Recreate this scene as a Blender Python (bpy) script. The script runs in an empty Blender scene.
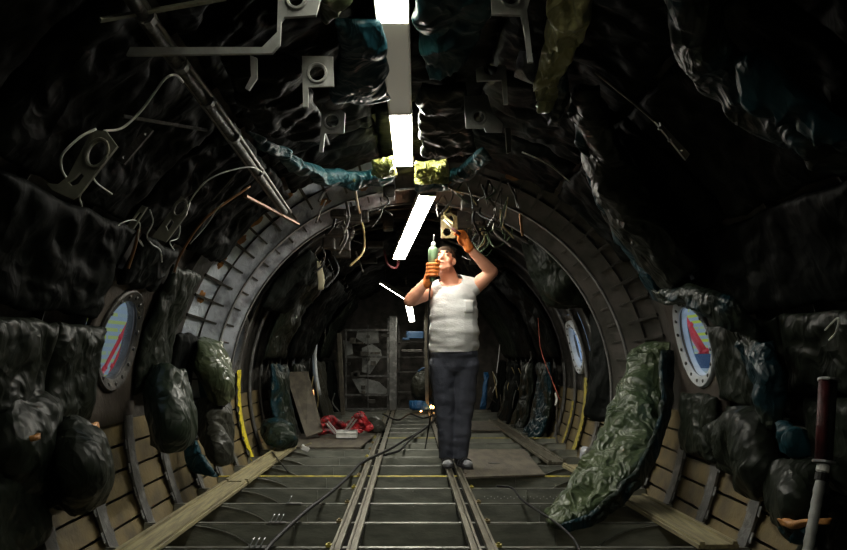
import bpy, bmesh, math, random
from mathutils import Vector, Matrix, noise
V = Vector
random.seed(7)
S = bpy.context.scene
COL = S.collection
PI = math.pi
R_ = math.radians

# ------------------------------------------------------------ camera
CAMZ, FPX, VX, VY = 0.87, 718.0, 410.0, 355.0
cd = bpy.data.cameras.new('camera')
cam = bpy.data.objects.new('camera', cd)
COL.objects.link(cam)
cam.location = (0, 0, CAMZ)
cam.rotation_euler = (PI / 2, 0, 0)
cd.sensor_width = 36.0
cd.lens = FPX / 847 * 36.0
cd.shift_x = (423.5 - VX) / 847
cd.shift_y = (VY - 275) / 847
cd.clip_start = 0.05
S.camera = cam

# ------------------------------------------------------------ world, lights, exposure
w = bpy.data.worlds.new('hangar_daylight')
S.world = w
w.use_nodes = True
w.node_tree.nodes['Background'].inputs[0].default_value = (0.72, 0.82, 0.95, 1)
w.node_tree.nodes['Background'].inputs[1].default_value = 1.0
S.view_settings.view_transform = 'Standard'
S.view_settings.look = 'None'
S.view_settings.exposure = -0.15
S.view_settings.gamma = 1.0
S.view_settings.use_curve_mapping = False
LAMP_EMIT = 33.0       # luminance of the fluorescent diffusers

# ------------------------------------------------------------ geometry of the tube
CX, CZ, RS = 0.08, 0.57, 1.68
FR0, FD = 3.34, 0.493
FRH = FR0 + 0.06       # hull frames stand just behind the floor beams


def at(px, py, Y):
    return V(((px - VX) * Y / FPX, Y, CAMZ + (VY - py) * Y / FPX))


def ac(px, py, Y):
    """like at(), but never beyond the blankets that line the ceiling"""
    return at(px, py, min(Y, wp(px, py, 1.45).y))


def wp(px, py, r=1.6, dy=0.0):
    """the point of the tube of radius r seen at a direction"""
    a = (px - VX) / FPX
    b = (VY - py) / FPX
    c0 = CAMZ - CZ
    A = a * a + b * b
    B = -2 * a * CX + 2 * b * c0
    C_ = CX * CX + c0 * c0 - r * r
    Y = (-B + math.sqrt(max(B * B - 4 * A * C_, 0))) / (2 * A)
    return at(px, py, Y + dy)


def pol(th, r, Y):
    return V((CX + r * math.cos(R_(th)), Y, CZ + r * math.sin(R_(th))))


# ------------------------------------------------------------ materials
def nt(name):
    m = bpy.data.materials.new(name)
    m.use_nodes = True
    n = m.node_tree
    return m, n, n.nodes['Principled BSDF']


def mat(name, c1, c2=None, rough=0.5, metal=0.0, scale=6.0, bump=0.0, bscale=20.0, spec=0.5, rvar=0.0,
        lo=0.4, hi=0.6, stretch=(1, 1, 1), detail=4.0, dist=0.0):
    m, n, p = nt(name)
    N, L = n.nodes, n.links
    tc = N.new('ShaderNodeTexCoord')
    mp = N.new('ShaderNodeMapping')
    mp.inputs['Scale'].default_value = stretch
    L.new(tc.outputs['Object'], mp.inputs[0])
    p.inputs['Roughness'].default_value = rough
    p.inputs['Metallic'].default_value = metal
    p.inputs['Specular IOR Level'].default_value = spec
    p.inputs['Base Color'].default_value = (*c1, 1)
    if c2 is not None:
        t = N.new('ShaderNodeTexNoise')
        t.inputs['Scale'].default_value = scale
        t.inputs['Detail'].default_value = detail
        t.inputs['Distortion'].default_value = dist
        L.new(mp.outputs[0], t.inputs['Vector'])
        r = N.new('ShaderNodeValToRGB')
        r.color_ramp.elements[0].position = lo
        r.color_ramp.elements[1].position = hi
        r.color_ramp.elements[0].color = (*c1, 1)
        r.color_ramp.elements[1].color = (*c2, 1)
        L.new(t.outputs['Fac'], r.inputs[0])
        L.new(r.outputs[0], p.inputs['Base Color'])
        if rvar:
            mm = N.new('ShaderNodeMath')
            mm.operation = 'MULTIPLY_ADD'
            mm.inputs[1].default_value = rvar
            mm.inputs[2].default_value = rough - rvar / 2
            L.new(t.outputs['Fac'], mm.inputs[0])
            L.new(mm.outputs[0], p.inputs['Roughness'])
    if bump:
        t2 = N.new('ShaderNodeTexNoise')
        t2.inputs['Scale'].default_value = bscale
        t2.inputs['Detail'].default_value = 5
        t2.inputs['Distortion'].default_value = 0.6
        L.new(mp.outputs[0], t2.inputs['Vector'])
        b = N.new('ShaderNodeBump')
        b.inputs['Strength'].default_value = bump
        b.inputs['Distance'].default_value = 0.02
        L.new(t2.outputs['Fac'], b.inputs['Height'])
        L.new(b.outputs[0], p.inputs['Normal'])
    return m


def fabric(name, c1, c2, rough=0.38, s=7.0, strength=0.55, lo=0.35, hi=0.7, spec=.4):
    """coated nylon with crumple ridges"""
    m, n, p = nt(name)
    N, L = n.nodes, n.links
    tc = N.new('ShaderNodeTexCoord')
    t = N.new('ShaderNodeTexNoise')
    t.inputs['Scale'].default_value = 3.2
    t.inputs['Detail'].default_value = 3
    L.new(tc.outputs['Object'], t.inputs['Vector'])
    r = N.new('ShaderNodeValToRGB')
    r.color_ramp.elements[0].position = lo
    r.color_ramp.elements[1].position = hi
    r.color_ramp.elements[0].color = (*c1, 1)
    r.color_ramp.elements[1].color = (*c2, 1)
    L.new(t.outputs['Fac'], r.inputs[0])
    L.new(r.outputs[0], p.inputs['Base Color'])
    p.inputs['Roughness'].default_value = rough
    p.inputs['Specular IOR Level'].default_value = spec
    # ridged crumple = |noise - .5|
    t2 = N.new('ShaderNodeTexNoise')
    t2.inputs['Scale'].default_value = s
    t2.inputs['Detail'].default_value = 2.5
    t2.inputs['Distortion'].default_value = 0.35
    L.new(tc.outputs['Object'], t2.inputs['Vector'])
    a = N.new('ShaderNodeMath'); a.operation = 'SUBTRACT'; a.inputs[1].default_value = 0.5
    L.new(t2.outputs['Fac'], a.inputs[0])
    b = N.new('ShaderNodeMath'); b.operation = 'ABSOLUTE'
    L.new(a.outputs[0], b.inputs[0])
    # angular crumples: warped cells, longer than wide
    wn = N.new('ShaderNodeTexNoise'); wn.inputs['Scale'].default_value = 3.5; wn.inputs['Detail'].default_value = 2
    L.new(tc.outputs['Object'], wn.inputs['Vector'])
    va = N.new('ShaderNodeVectorMath'); va.operation = 'MULTIPLY_ADD'; va.inputs[1].default_value = (.45, .45, .45)
    L.new(wn.outputs['Color'], va.inputs[0]); L.new(tc.outputs['Object'], va.inputs[2])
    mp = N.new('ShaderNodeMapping'); mp.inputs['Rotation'].default_value = (.5, .3, .4); mp.inputs['Scale'].default_value = (1.3, 1.0, .6)
    L.new(va.outputs[0], mp.inputs[0])
    hs = []
    for sc_, k_ in ((s * 1.4, .5), (s * 3.1, .22)):
        vo = N.new('ShaderNodeTexVoronoi'); vo.feature = 'F1'; vo.inputs['Scale'].default_value = sc_
        L.new(mp.outputs[0], vo.inputs['Vector'])
        mu = N.new('ShaderNodeMath'); mu.operation = 'MULTIPLY'; mu.inputs[1].default_value = k_
        L.new(vo.outputs['Distance'], mu.inputs[0]); hs.append(mu)
    ad = N.new('ShaderNodeMath'); ad.operation = 'ADD'; L.new(hs[0].outputs[0], ad.inputs[0]); L.new(hs[1].outputs[0], ad.inputs[1])
    ad2 = N.new('ShaderNodeMath'); ad2.operation = 'MULTIPLY_ADD'; ad2.inputs[1].default_value = .8
    L.new(b.outputs[0], ad2.inputs[0]); L.new(ad.outputs[0], ad2.inputs[2])
    b = ad2
    bp = N.new('ShaderNodeBump')
    bp.inputs['Strength'].default_value = strength
    bp.inputs['Distance'].default_value = 0.08
    L.new(b.outputs[0], bp.inputs['Height'])
    L.new(bp.outputs[0], p.inputs['Normal'])
    return m


def emit(name, c, s):
    m, n, p = nt(name)
    p.inputs['Base Color'].default_value = (0.8, 0.8, 0.8, 1)
    p.inputs['Emission Color'].default_value = (*c, 1)
    p.inputs['Emission Strength'].default_value = s
    return m


M = {}
M['quilt'] = fabric('dark_quilt', (0.007, 0.0095, 0.0065), (0.016, 0.020, 0.0135), 0.42, 5, .5, spec=.12)
M['quilt_b'] = fabric('black_quilt', (0.003, 0.0036, 0.0033), (0.006, 0.0075, 0.0062), 0.55, 5, 0.25, spec=.035)
M['quilt_g'] = fabric('green_quilt', (0.011, 0.018, 0.011), (0.018, 0.026, 0.015), 0.4, 5, spec=.2)
M['quilt_r'] = fabric('olive_green_quilt', (0.025, 0.042, 0.02), (0.065, 0.085, 0.038), 0.38, 7, .7, spec=.3)
M['quilt_o'] = fabric('olive_quilt', (0.04, 0.055, 0.028), (0.09, 0.10, 0.05), 0.3, 7)
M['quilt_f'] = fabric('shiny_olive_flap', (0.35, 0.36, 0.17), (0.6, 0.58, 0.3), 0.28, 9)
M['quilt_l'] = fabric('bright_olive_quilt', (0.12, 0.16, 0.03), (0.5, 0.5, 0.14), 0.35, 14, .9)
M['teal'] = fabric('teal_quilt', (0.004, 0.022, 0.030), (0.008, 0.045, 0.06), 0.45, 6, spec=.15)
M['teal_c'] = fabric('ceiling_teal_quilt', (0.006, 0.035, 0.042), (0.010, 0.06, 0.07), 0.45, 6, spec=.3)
M['mixed'] = fabric('teal_green_quilt', (0.012, 0.018, 0.012), (0.004, 0.022, 0.030), 0.4, 8, spec=.2, lo=.48, hi=.54)
M['brown_q'] = fabric('grey_brown_quilt', (0.022, 0.023, 0.018), (0.045, 0.045, 0.034), 0.42, 6, spec=.2)
M['skin'] = mat('bare_aluminium_lit', (0.84, 0.91, 1.0), (0.30, 0.34, 0.42), 0.28, 0.08, 5, 0.9, 9, rvar=.2, lo=.46, hi=.60, spec=.9)  # left ring webs: lamp light painted into the pale colour
M['skin_shade'] = mat('shaded_aluminium', (0.40, 0.43, 0.48), (0.16, 0.17, 0.19), 0.4, 0.2, 6, 0.5, 12, lo=.45, hi=.6)  # darker copy of the web metal, shadow painted in
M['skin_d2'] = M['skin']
M['skin_dark'] = mat('dark_aluminium', (0.06, 0.058, 0.05), (0.11, 0.10, 0.09), 0.5, 0.6, 7, 0.3, 14)  # dark hull metal; on the right webs it paints the shaded side
M['primer'] = mat('ochre_primer', (0.19, 0.145, 0.065), (0.09, 0.072, 0.042), 0.55, 0.15, 7, 0.2, 30, lo=.4, hi=.7)
M['seal'] = mat('amber_sealant', (0.45, 0.2, 0.05), (0.2, 0.09, 0.03), 0.5, 0.1, 20, .3, 40)
M['frame'] = mat('frame_grey', (0.13, 0.13, 0.125), (0.30, 0.30, 0.29), 0.5, 0.5, 14, 0.3, 30, lo=.5, hi=.75)
M['frame_d'] = mat('frame_dark', (0.05, 0.048, 0.042), (0.12, 0.11, 0.10), 0.5, 0.5, 10, 0.3, 30, lo=.5, hi=.75)
M['frame_br'] = mat('brown_plate', (0.05, 0.04, 0.032), (0.085, 0.07, 0.055), 0.55, 0.3, 8, 0.2, 30)
M['white_metal'] = mat('worn_white_metal', (0.5, 0.53, 0.56), (0.3, 0.31, 0.32), 0.45, 0.3, 12, 0.2, 30, lo=.5, hi=.8)
M['beam'] = mat('beam_steel', (0.20, 0.21, 0.18), (0.30, 0.31, 0.26), 0.4, 0.25, 6, 0.15, 25, stretch=(1, 1, 3), rvar=.2)
M['beam_cap'] = mat('beam_cap', (0.22, 0.22, 0.195), (0.14, 0.14, 0.12), 0.4, 0.6, 15, 0.2, 30)
M['yellow_metal'] = mat('yellow_primer', (0.55, 0.45, 0.06), (0.3, 0.27, 0.08), 0.5, 0.1, 22, 0.2, 30)
M['rail'] = mat('seat_rail', (0.20, 0.185, 0.14), (0.12, 0.108, 0.08), 0.42, 0.5, 8, 0.15, 30, stretch=(4, .6, 1))
M['wood'] = mat('pale_board', (0.30, 0.265, 0.14), (0.18, 0.155, 0.09), 0.6, 0, 8, 0.3, 30, stretch=(7, .5, 7))
M['ply'] = mat('grey_ply', (0.12, 0.105, 0.075), (0.075, 0.065, 0.05), 0.7, 0, 5, 0.25, 30, stretch=(3, .8, 3))
M['bracket'] = mat('olive_bracket', (0.24, 0.24, 0.19), (0.17, 0.17, 0.135), 0.5, 0.3, 14, 0.1, 30)
M['bracket_w'] = mat('grey_bracket', (0.34, 0.35, 0.34), (0.24, 0.245, 0.235), 0.5, 0.4, 14, 0.1, 30)
M['tan'] = mat('tan_bracket', (0.26, 0.20, 0.085), (0.17, 0.13, 0.06), 0.5, 0.2, 20, .1, 30)
M['pipe'] = mat('dull_pipe', (0.16, 0.15, 0.13), (0.09, 0.085, 0.075), 0.4, 0.7, 20)
M['wire_w'] = mat('white_wire', (0.8, 0.8, 0.74), rough=0.5)
M['wire_b'] = mat('black_cable', (0.008, 0.008, 0.008), rough=0.55, spec=.25)
M['gap_shade'] = mat('black_gap_shade', (0.008, 0.008, 0.007), rough=0.95, spec=0.03)
M['wire_t'] = mat('tan_wire', (0.42, 0.33, 0.15), rough=0.5)
M['wire_g'] = mat('green_wire', (0.12, 0.18, 0.1), rough=0.5)
M['wire_r'] = mat('red_wire', (0.3, 0.06, 0.03), rough=0.5)
M['wrap'] = mat('bound_wrap', (0.40, 0.30, 0.25), (0.16, 0.11, 0.08), 0.6, 0, 40, .5, 50)
M['plastic'] = mat('clear_wrap', (0.55, 0.58, 0.62), (0.3, 0.32, 0.36), 0.25, 0, 20, .8, 30)
M['copper'] = mat('copper_fitting', (0.28, 0.14, 0.06), rough=0.5, metal=0.4)
M['red'] = mat('red_cloth', (0.42, 0.012, 0.018), (0.06, 0.004, 0.006), 0.5, 0, 14, .4, 30)
M['red_d'] = mat('dark_red_foam', (0.07, 0.008, 0.010), (0.04, 0.005, 0.006), 0.6, 0, 14, .3, 30)
M['pipe_red'] = mat('red_paint', (0.75, 0.04, 0.05), rough=0.3)
M['white'] = mat('white_box', (0.62, 0.62, 0.58), (0.45, 0.45, 0.42), 0.5, 0, 20)
M['steel'] = mat('bright_steel', (0.6, 0.6, 0.6), rough=0.3, metal=0.9)
M['orange'] = mat('orange_glove', (0.62, 0.17, 0.02), (0.45, 0.11, 0.015), 0.75, 0, 40, .3, 90)
M['orange_t'] = mat('orange_tape', (0.5, 0.22, 0.05), (0.35, 0.15, 0.04), 0.5, 0, 30, .3, 50)
M['beige'] = mat('beige_foam', (0.33, 0.30, 0.2), rough=0.8)
M['sealw'] = mat('white_flake', (0.6, 0.6, 0.58), rough=0.6)
M['bluef'] = mat('blue_case', (0.01, 0.05, 0.12), rough=0.45)
M['body'] = mat('flesh', (0.52, 0.23, 0.14), (0.62, 0.30, 0.19), 0.5, 0, 8, .1, 60)
M['hair'] = mat('dark_hair', (0.02, 0.013, 0.009), (0.035, 0.022, 0.014), 0.9, 0, 60, .3, 120, spec=.05)
M['eye'] = mat('eye', (0.05, 0.04, 0.035), rough=0.2)
M['clutter'] = mat('grimy_metal', (0.035, 0.033, 0.028), (0.07, 0.062, 0.05), 0.6, .3, 20)
M['lip'] = mat('lips', (0.45, 0.16, 0.12), rough=0.5)
M['shirt'] = mat('grey_vest', (0.60, 0.60, 0.585), (0.52, 0.52, 0.51), 0.85, 0, 5, .25, 45, stretch=(1, 1, 3))
M['jeans'] = mat('navy_trousers', (0.026, 0.030, 0.044), (0.046, 0.05, 0.068), 0.8, 0, 7, .3, 45)
M['sock'] = mat('grey_sock', (0.32, 0.33, 0.35), rough=0.9)
M['sandal'] = mat('black_sandal', (0.02, 0.02, 0.022), rough=0.5)
M['tool'] = mat('green_grey_tool', (0.17, 0.26, 0.14), (0.12, 0.19, 0.10), 0.4, .1, 10)
M['lamp_body'] = mat('lamp_housing', (0.62, 0.60, 0.52), (0.45, 0.44, 0.38), 0.4, 0.5, 9, .15, 30)
M['lamp'] = emit('fluorescent_diffuser', (1.0, 0.97, 0.82), LAMP_EMIT)
M['lamp1b'] = emit('fluorescent_diffuser_bright', (1.0, 0.97, 0.86), LAMP_EMIT * 2.6)
M['lamp2'] = emit('fluorescent_diffuser_strong', (1.0, 0.96, 0.84), LAMP_EMIT * 3.0)
M['lamp_dim'] = emit('dim_diffuser', (1.0, 0.93, 0.72), 0.1)
M['lamp_dim'].node_tree.nodes['Principled BSDF'].inputs['Base Color'].default_value = (.3, .29, .24, 1)
M['bulb'] = emit('work_bulb', (1.0, 0.45, 0.12), 30)
M['bluesheet'] = fabric('blue_sheet', (0.01, 0.06, 0.16), (0.012, 0.09, 0.22), 0.5)


# ------------------------------------------------------------ mesh builder
class MB:
    def __init__(s):
        s.v = []; s.f = []

    def box(s, c, size, rot=None, taper=1.0):
        c = V(c); hx, hy, hz = size[0] / 2, size[1] / 2, size[2] / 2
        b = len(s.v)
        for z in (-1, 1):
            k = taper if z > 0 else 1.0
            for x, y in ((-1, -1), (1, -1), (1, 1), (-1, 1)):
                p = V((x * hx * k, y * hy * k, z * hz))
                if rot is not None: p = rot @ p
                s.v.append(c + p)
        for f in ((3, 2, 1, 0), (4, 5, 6, 7), (0, 1, 5, 4), (1, 2, 6, 5), (2, 3, 7, 6), (3, 0, 4, 7)):
            s.f.append([b + i for i in f])
        return s

    def bar(s, p0, p1, wd, th, up=V((0, 0, 1))):
        p0, p1 = V(p0), V(p1)
        d = (p1 - p0); L = d.length; d.normalize()
        sd = d.cross(up)
        if sd.length < 1e-4: sd = d.cross(V((1, 0, 0)))
        sd.normalize(); u = sd.cross(d)
        rot = Matrix((sd, d, u)).transposed()
        return s.box((p0 + p1) / 2, (wd, L, th), rot)

    def tube(s, pts, r, n=8, closed=False):
        pts = [V(p) for p in pts]
        rs = r if isinstance(r, (list, tuple)) else [r] * len(pts)
        b = len(s.v); ref = None; m = len(pts)
        for i, p in enumerate(pts):
            if closed:
                t = pts[(i + 1) % m] - pts[i - 1]
            else:
                t = pts[min(i + 1, m - 1)] - pts[max(i - 1, 0)]
            if t.length < 1e-7: t = V((0, 0, 1))
            t.normalize()
            if ref is None:
                ref = t.cross(V((0.3, 0.2, 1)))
                if ref.length < 1e-3: ref = t.cross(V((1, 0, 0)))
            ref = ref - t * ref.dot(t)
            if ref.length < 1e-5: ref = t.orthogonal()
            ref.normalize(); bi = t.cross(ref)
            for k in range(n):
                a = 2 * PI * k / n
                s.v.append(p + (ref * math.cos(a) + bi * math.sin(a)) * rs[i])
        for i in range(m if closed else m - 1):
            i2 = (i + 1) % m
            for k in range(n):
                k2 = (k + 1) % n
                s.f.append([b + i * n + k, b + i * n + k2, b + i2 * n + k2, b + i2 * n + k])
        if not closed:
            s.f.append([b + k for k in reversed(range(n))])
            s.f.append([b + (m - 1) * n + k for k in range(n)])
        return s

    def ell(s, c, rad, rot=None, nu=16, nv=10):
        c = V(c); b = len(s.v)
        if not isinstance(rad, (tuple, list)): rad = (rad, rad, rad)
        def P(a, e):
            p = V((rad[0] * math.cos(e) * math.cos(a), rad[1] * math.cos(e) * math.sin(a), rad[2] * math.sin(e)))
            return c + (rot @ p if rot is not None else p)
        s.v.append(P(0, -PI / 2))
        for j in range(1, nv):
            for i in range(nu): s.v.append(P(2 * PI * i / nu, -PI / 2 + PI * j / nv))
        s.v.append(P(0, PI / 2)); top = len(s.v) - 1
        for i in range(nu):
            i2 = (i + 1) % nu
            s.f.append([b, b + 1 + i2, b + 1 + i])
            for j in range(nv - 2):
                q = b + 1 + j * nu
                s.f.append([q + i, q + i2, q + nu + i2, q + nu + i])
            q = b + 1 + (nv - 2) * nu
            s.f.append([q + i, q + i2, top])
        return s

    def cap(s, p0, r0, p1, r1, n=16):
        """tapered limb with round ends (closed)"""
        p0, p1 = V(p0), V(p1)
        s.tube([p0.lerp(p1, k / 4) for k in range(5)], [r0 + (r1 - r0) * k / 4 for k in range(5)], n)
        s.ell(p0, r0 * .998, nu=n); s.ell(p1, r1 * .998, nu=n)
        return s

    def lathe(s, c, prof, axis=V((0, 0, 1)), n=20):
        axis = V(axis).normalized(); x = axis.orthogonal().normalized(); y = axis.cross(x)
        b = len(s.v); c = V(c)
        for (r, h) in prof:
            for k in range(n):
                a = 2 * PI * k / n
                s.v.append(c + axis * h + (x * math.cos(a) + y * math.sin(a)) * max(r, 1e-4))
        for j in range(len(prof) - 1):
            for k in range(n):
                k2 = (k + 1) % n
                s.f.append([b + j * n + k, b + j * n + k2, b + (j + 1) * n + k2, b + (j + 1) * n + k])
        s.f.append([b + k for k in reversed(range(n))])
        s.f.append([b + (len(prof) - 1) * n + k for k in range(n)])
        return s

    def build(s, name, m, parent=None, smooth=False, bevel=0):
        me = bpy.data.meshes.new(name)
        me.from_pydata([tuple(p) for p in s.v], [], s.f)
        me.update()
        if isinstance(m, str): m = M[m]
        me.materials.append(m)
        if smooth:
            for p in me.polygons: p.use_smooth = True
        o = bpy.data.objects.new(name, me)
        COL.objects.link(o)
        if parent is not None:
            o.parent = parent
            o.matrix_parent_inverse = parent.matrix_world.inverted() if False else Matrix.Translation(-parent.location)
        if bevel:
            b = o.modifiers.new('bevel', 'BEVEL'); b.width = bevel; b.segments = 2; b.limit_method = 'ANGLE'
        return o


def tag(o, label=None, cat=None, group=None, kind=None):
    if label: o['label'] = label
    if cat: o['category'] = cat
    if group: o['group'] = group
    if kind: o['kind'] = kind
    return o


def thing(name, label, cat, loc=(0, 0, 0), group=None):
    o = bpy.data.objects.new(name, None)
    COL.objects.link(o)
    o.location = loc
    o.empty_display_size = 0.1
    return tag(o, label, cat, group)


def copy_tree(o, parent=None):
    c = o.copy(); COL.objects.link(c); c.parent = parent
    for ch in [x for x in COL.objects if x.parent is o]: copy_tree(ch, c)
    return c


def children_of(o):
    return [x for x in bpy.data.objects if x.parent is o]


def cat_rom(p, n):
    m = len(p)
    if m == 2: return [V(p[0]).lerp(V(p[1]), i / (n - 1)) for i in range(n)]
    out = []
    for i in range(n):
        t = i / (n - 1) * (m - 1); k = min(int(t), m - 2); f = t - k
        p1, p2 = p[k], p[k + 1]
        p0 = p[k - 1] if k > 0 else p1 * 2 - p2
        p3 = p[k + 2] if k + 2 < m else p2 * 2 - p1
        out.append(0.5 * ((2 * p1) + (p2 - p0) * f + (2 * p0 - 5 * p1 + 4 * p2 - p3) * f * f + (3 * p1 - p0 - 3 * p2 + p3) * f ** 3))
    return out


def fold_h(p, freq, st, seed):
    q = V((p.x * st[0], p.y * st[1], p.z * st[2])) * freq + V((seed * 3.1, seed * 1.7, seed * 5.3))
    wv = noise.noise(q * 0.6) * 1.2
    q = q + V((wv, wv * .7, -wv))
    a = 1 - 3.0 * abs(noise.noise(q))
    b = 1 - 3.0 * abs(noise.noise(q * 2.3 + V((7, 3, 1))))
    return a * .6 + b * .3


def sheet(rows, thick=.03, n=(24, 24), fold=.015, freq=5, st=(1, 1, 1), seed=0, toward=None, rim=.006, quilts=None, edge=.35, jit=.022):
    """a stuffed blanket: closed mesh over a control grid of points, puffed towards the viewer side"""
    rows = [[V(p) for p in r] for r in rows]
    nv, nu = n
    R = [cat_rom(r, nu) for r in rows]
    G = [[None] * nu for _ in range(nv)]
    for j in range(nu):
        c = cat_rom([R[i][j] for i in range(len(R))], nv)
        for i in range(nv):
            q_ = c[i] * 4.5 + V((seed, 0, 0)); q2 = c[i] * 11
            G[i][j] = c[i] + V((noise.noise(q_), noise.noise(q_ + V((9, 0, 0))), noise.noise(q_ + V((0, 9, 0))))) * jit + V((noise.noise(q2), 0, noise.noise(q2 + V((0, 9, 0))))) * jit * .6
    mb = MB(); N = []
    for i in range(nv):
        for j in range(nu):
            du = G[i][min(j + 1, nu - 1)] - G[i][max(j - 1, 0)]
            dv = G[min(i + 1, nv - 1)][j] - G[max(i - 1, 0)][j]
            nn = du.cross(dv)
            if nn.length < 1e-9: nn = V((0, -1, 0))
            nn.normalize()
            tw = toward if toward is not None else V((CX, G[i][j].y - .8, .7)) - G[i][j]
            if nn.dot(tw) < 0: nn = -nn
            N.append(nn)
    for side in (0, 1):
        for i in range(nv):
            for j in range(nu):
                u, v = j / (nu - 1), i / (nv - 1)
                e = min(u, 1 - u, v, 1 - v)
                pr = min(1, (e / edge)) ** .5 if edge else 1
                if quilts:
                    qa = abs(math.sin(PI * u * quilts[0])) ** .45 * abs(math.sin(PI * v * quilts[1])) ** .45
                    pr = pr * (.35 + .65 * qa)
                p = G[i][j]; nn = N[i * nu + j]
                if side == 0:
                    h = rim + thick * pr + fold * fold_h(p, freq, st, seed) * (.35 + .65 * pr)
                else:
                    h = -rim - .15 * thick * pr + fold * fold_h(p, freq, st, seed) * .35 * (1 if e < .02 else .6) - (fold * .4 if e > .02 else 0)
                mb.v.append(p + nn * h)
    o = nv * nu
    for i in range(nv - 1):
        for j in range(nu - 1):
            a, b, c, d = i * nu + j, i * nu + j + 1, (i + 1) * nu + j + 1, (i + 1) * nu + j
            mb.f.append([a, b, c, d]); mb.f.append([o + d, o + c, o + b, o + a])
    for j in range(nu - 1):
        mb.f.append([j + 1, j, o + j, o + j + 1])
        a = (nv - 1) * nu
        mb.f.append([a + j, a + j + 1, o + a + j + 1, o + a + j])
    for i in range(nv - 1):
        mb.f.append([i * nu, (i + 1) * nu, o + (i + 1) * nu, o + i * nu])
        a = i * nu + nu - 1
        mb.f.append([a + nu, a, o + a, o + a + nu])
    return mb


def drape(name, label, rows, m, cat='blanket', group=None, parent=None, **k):
    ob = sheet(rows, **k).build(name, m, parent, smooth=True)
    if parent is None: tag(ob, label, cat, group)
    elif label: ob['label'] = label
    return ob


def wall_quilt(name, label, th0, th1, y0, y1, m, r=1.59, group=None, **k):
    nr = 4
    rows = [[pol(th0 + (th1 - th0) * i / nr, r, y0 + (y1 - y0) * j / 2) for j in range(3)] for i in range(nr + 1)]
    return drape(name, label, rows, m, group=group, **k)


def wire(name, label, pts, r, m, cat='cable', group=None, n=8, seg=10, parent=None):
    pts = [V(p) for p in pts]
    P = cat_rom(pts, max(seg * (len(pts) - 1), 3))
    o = MB().tube(P, r, n).build(name, m, parent, smooth=True)
    if parent is None: tag(o, label, cat, group)
    elif label: o['label'] = label
    return o


def plate(outer, holes, fn, th, nrm):
    """flat plate with holes: 2D outlines mapped by fn to 3D, thickness th along nrm"""
    bm = bmesh.new(); loops = []
    for L in [outer] + holes:
        vs = [bm.verts.new(fn(*p)) for p in L]
        loops.append([bm.edges.new((vs[i], vs[(i + 1) % len(vs)])) for i in range(len(vs))])
    bmesh.ops.triangle_fill(bm, edges=[e for l in loops for e in l], use_beauty=True, use_dissolve=False)
    ret = bmesh.ops.extrude_face_region(bm, geom=list(bm.faces))
    bmesh.ops.translate(bm, vec=V(nrm) * th, verts=[g for g in ret['geom'] if isinstance(g, bmesh.types.BMVert)])
    bmesh.ops.recalc_face_normals(bm, faces=bm.faces)
    mb = MB()
    bm.verts.index_update()
    mb.v = [v.co.copy() for v in bm.verts]; mb.f = [[v.index for v in f.verts] for f in bm.faces]
    bm.free()
    return mb


def circ(cx, cy, rx, ry=None, n=20, a0=0):
    ry = ry or rx
    return [(cx + rx * math.cos(2 * PI * i / n) * math.cos(a0) - ry * math.sin(2 * PI * i / n) * math.sin(a0),
             cy + rx * math.cos(2 * PI * i / n) * math.sin(a0) + ry * math.sin(2 * PI * i / n) * math.cos(a0)) for i in range(n)]


# ============================================================ SETTING
YA, YB = -2.6, 12.8
WINS = [('L', FRH + 0.5 * FD), ('R', FRH + 1.5 * FD), ('L', FRH + 5.5 * FD), ('R', FRH + 7.5 * FD), ('L', FRH + 13.5 * FD)]


def is_win(th, y):
    for s, yc in WINS:
        if abs(y - yc) < FD / 2 - .01 and ((s == 'R' and 5 < th < 25) or (s == 'L' and 155 < th < 175)): return True
    return False


def skin(name, t0, t1, m, kind='structure'):
    mb = MB(); ys = []
    y = FRH - 12 * FD
    while y < YB + FD:
        ys.append(y); y += FD / 2
    ths = [t0 + 5 * i / 2 for i in range(int((t1 - t0) / 2.5) + 1)]
    for yy in ys:
        for t in ths: mb.v.append(pol(t, RS, yy))
    nt_ = len(ths)
    for t in ths:
        pass
    for i in range(len(ys) - 1):
        for j in range(nt_ - 1):
            if is_win((ths[j] + ths[j + 1]) / 2, (ys[i] + ys[i + 1]) / 2): continue
            mb.f.append([i * nt_ + j, i * nt_ + j + 1, (i + 1) * nt_ + j + 1, (i + 1) * nt_ + j])
    o = mb.build(name, m, smooth=True)
    sm = o.modifiers.new('thickness', 'SOLIDIFY'); sm.thickness = .012; sm.offset = 0
    tag(o, kind=kind)
    return o


skin('wall_right', -5, 60, M['skin_dark'])
skin('ceiling', 60, 105, M['skin_dark'])
skin('wall_left', 105, 185, M['skin_dark'])
skin('trim_1', 185, 235, M['skin_dark'])
skin('trim_2', 305, 355, M['skin_dark'])
skin('floor', 235, 305, M['skin_dark'])

for nm, yy in (('wall_back', 12.72), ('wall_front', YA)):
    mb = MB().lathe((CX, yy, CZ), [(RS + .01, -.02), (RS + .01, .02)], axis=(0, 1, 0), n=64)
    tag(mb.build(nm, M['skin_dark'] if nm == 'wall_back' else M['quilt_b']), kind='structure')


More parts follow.
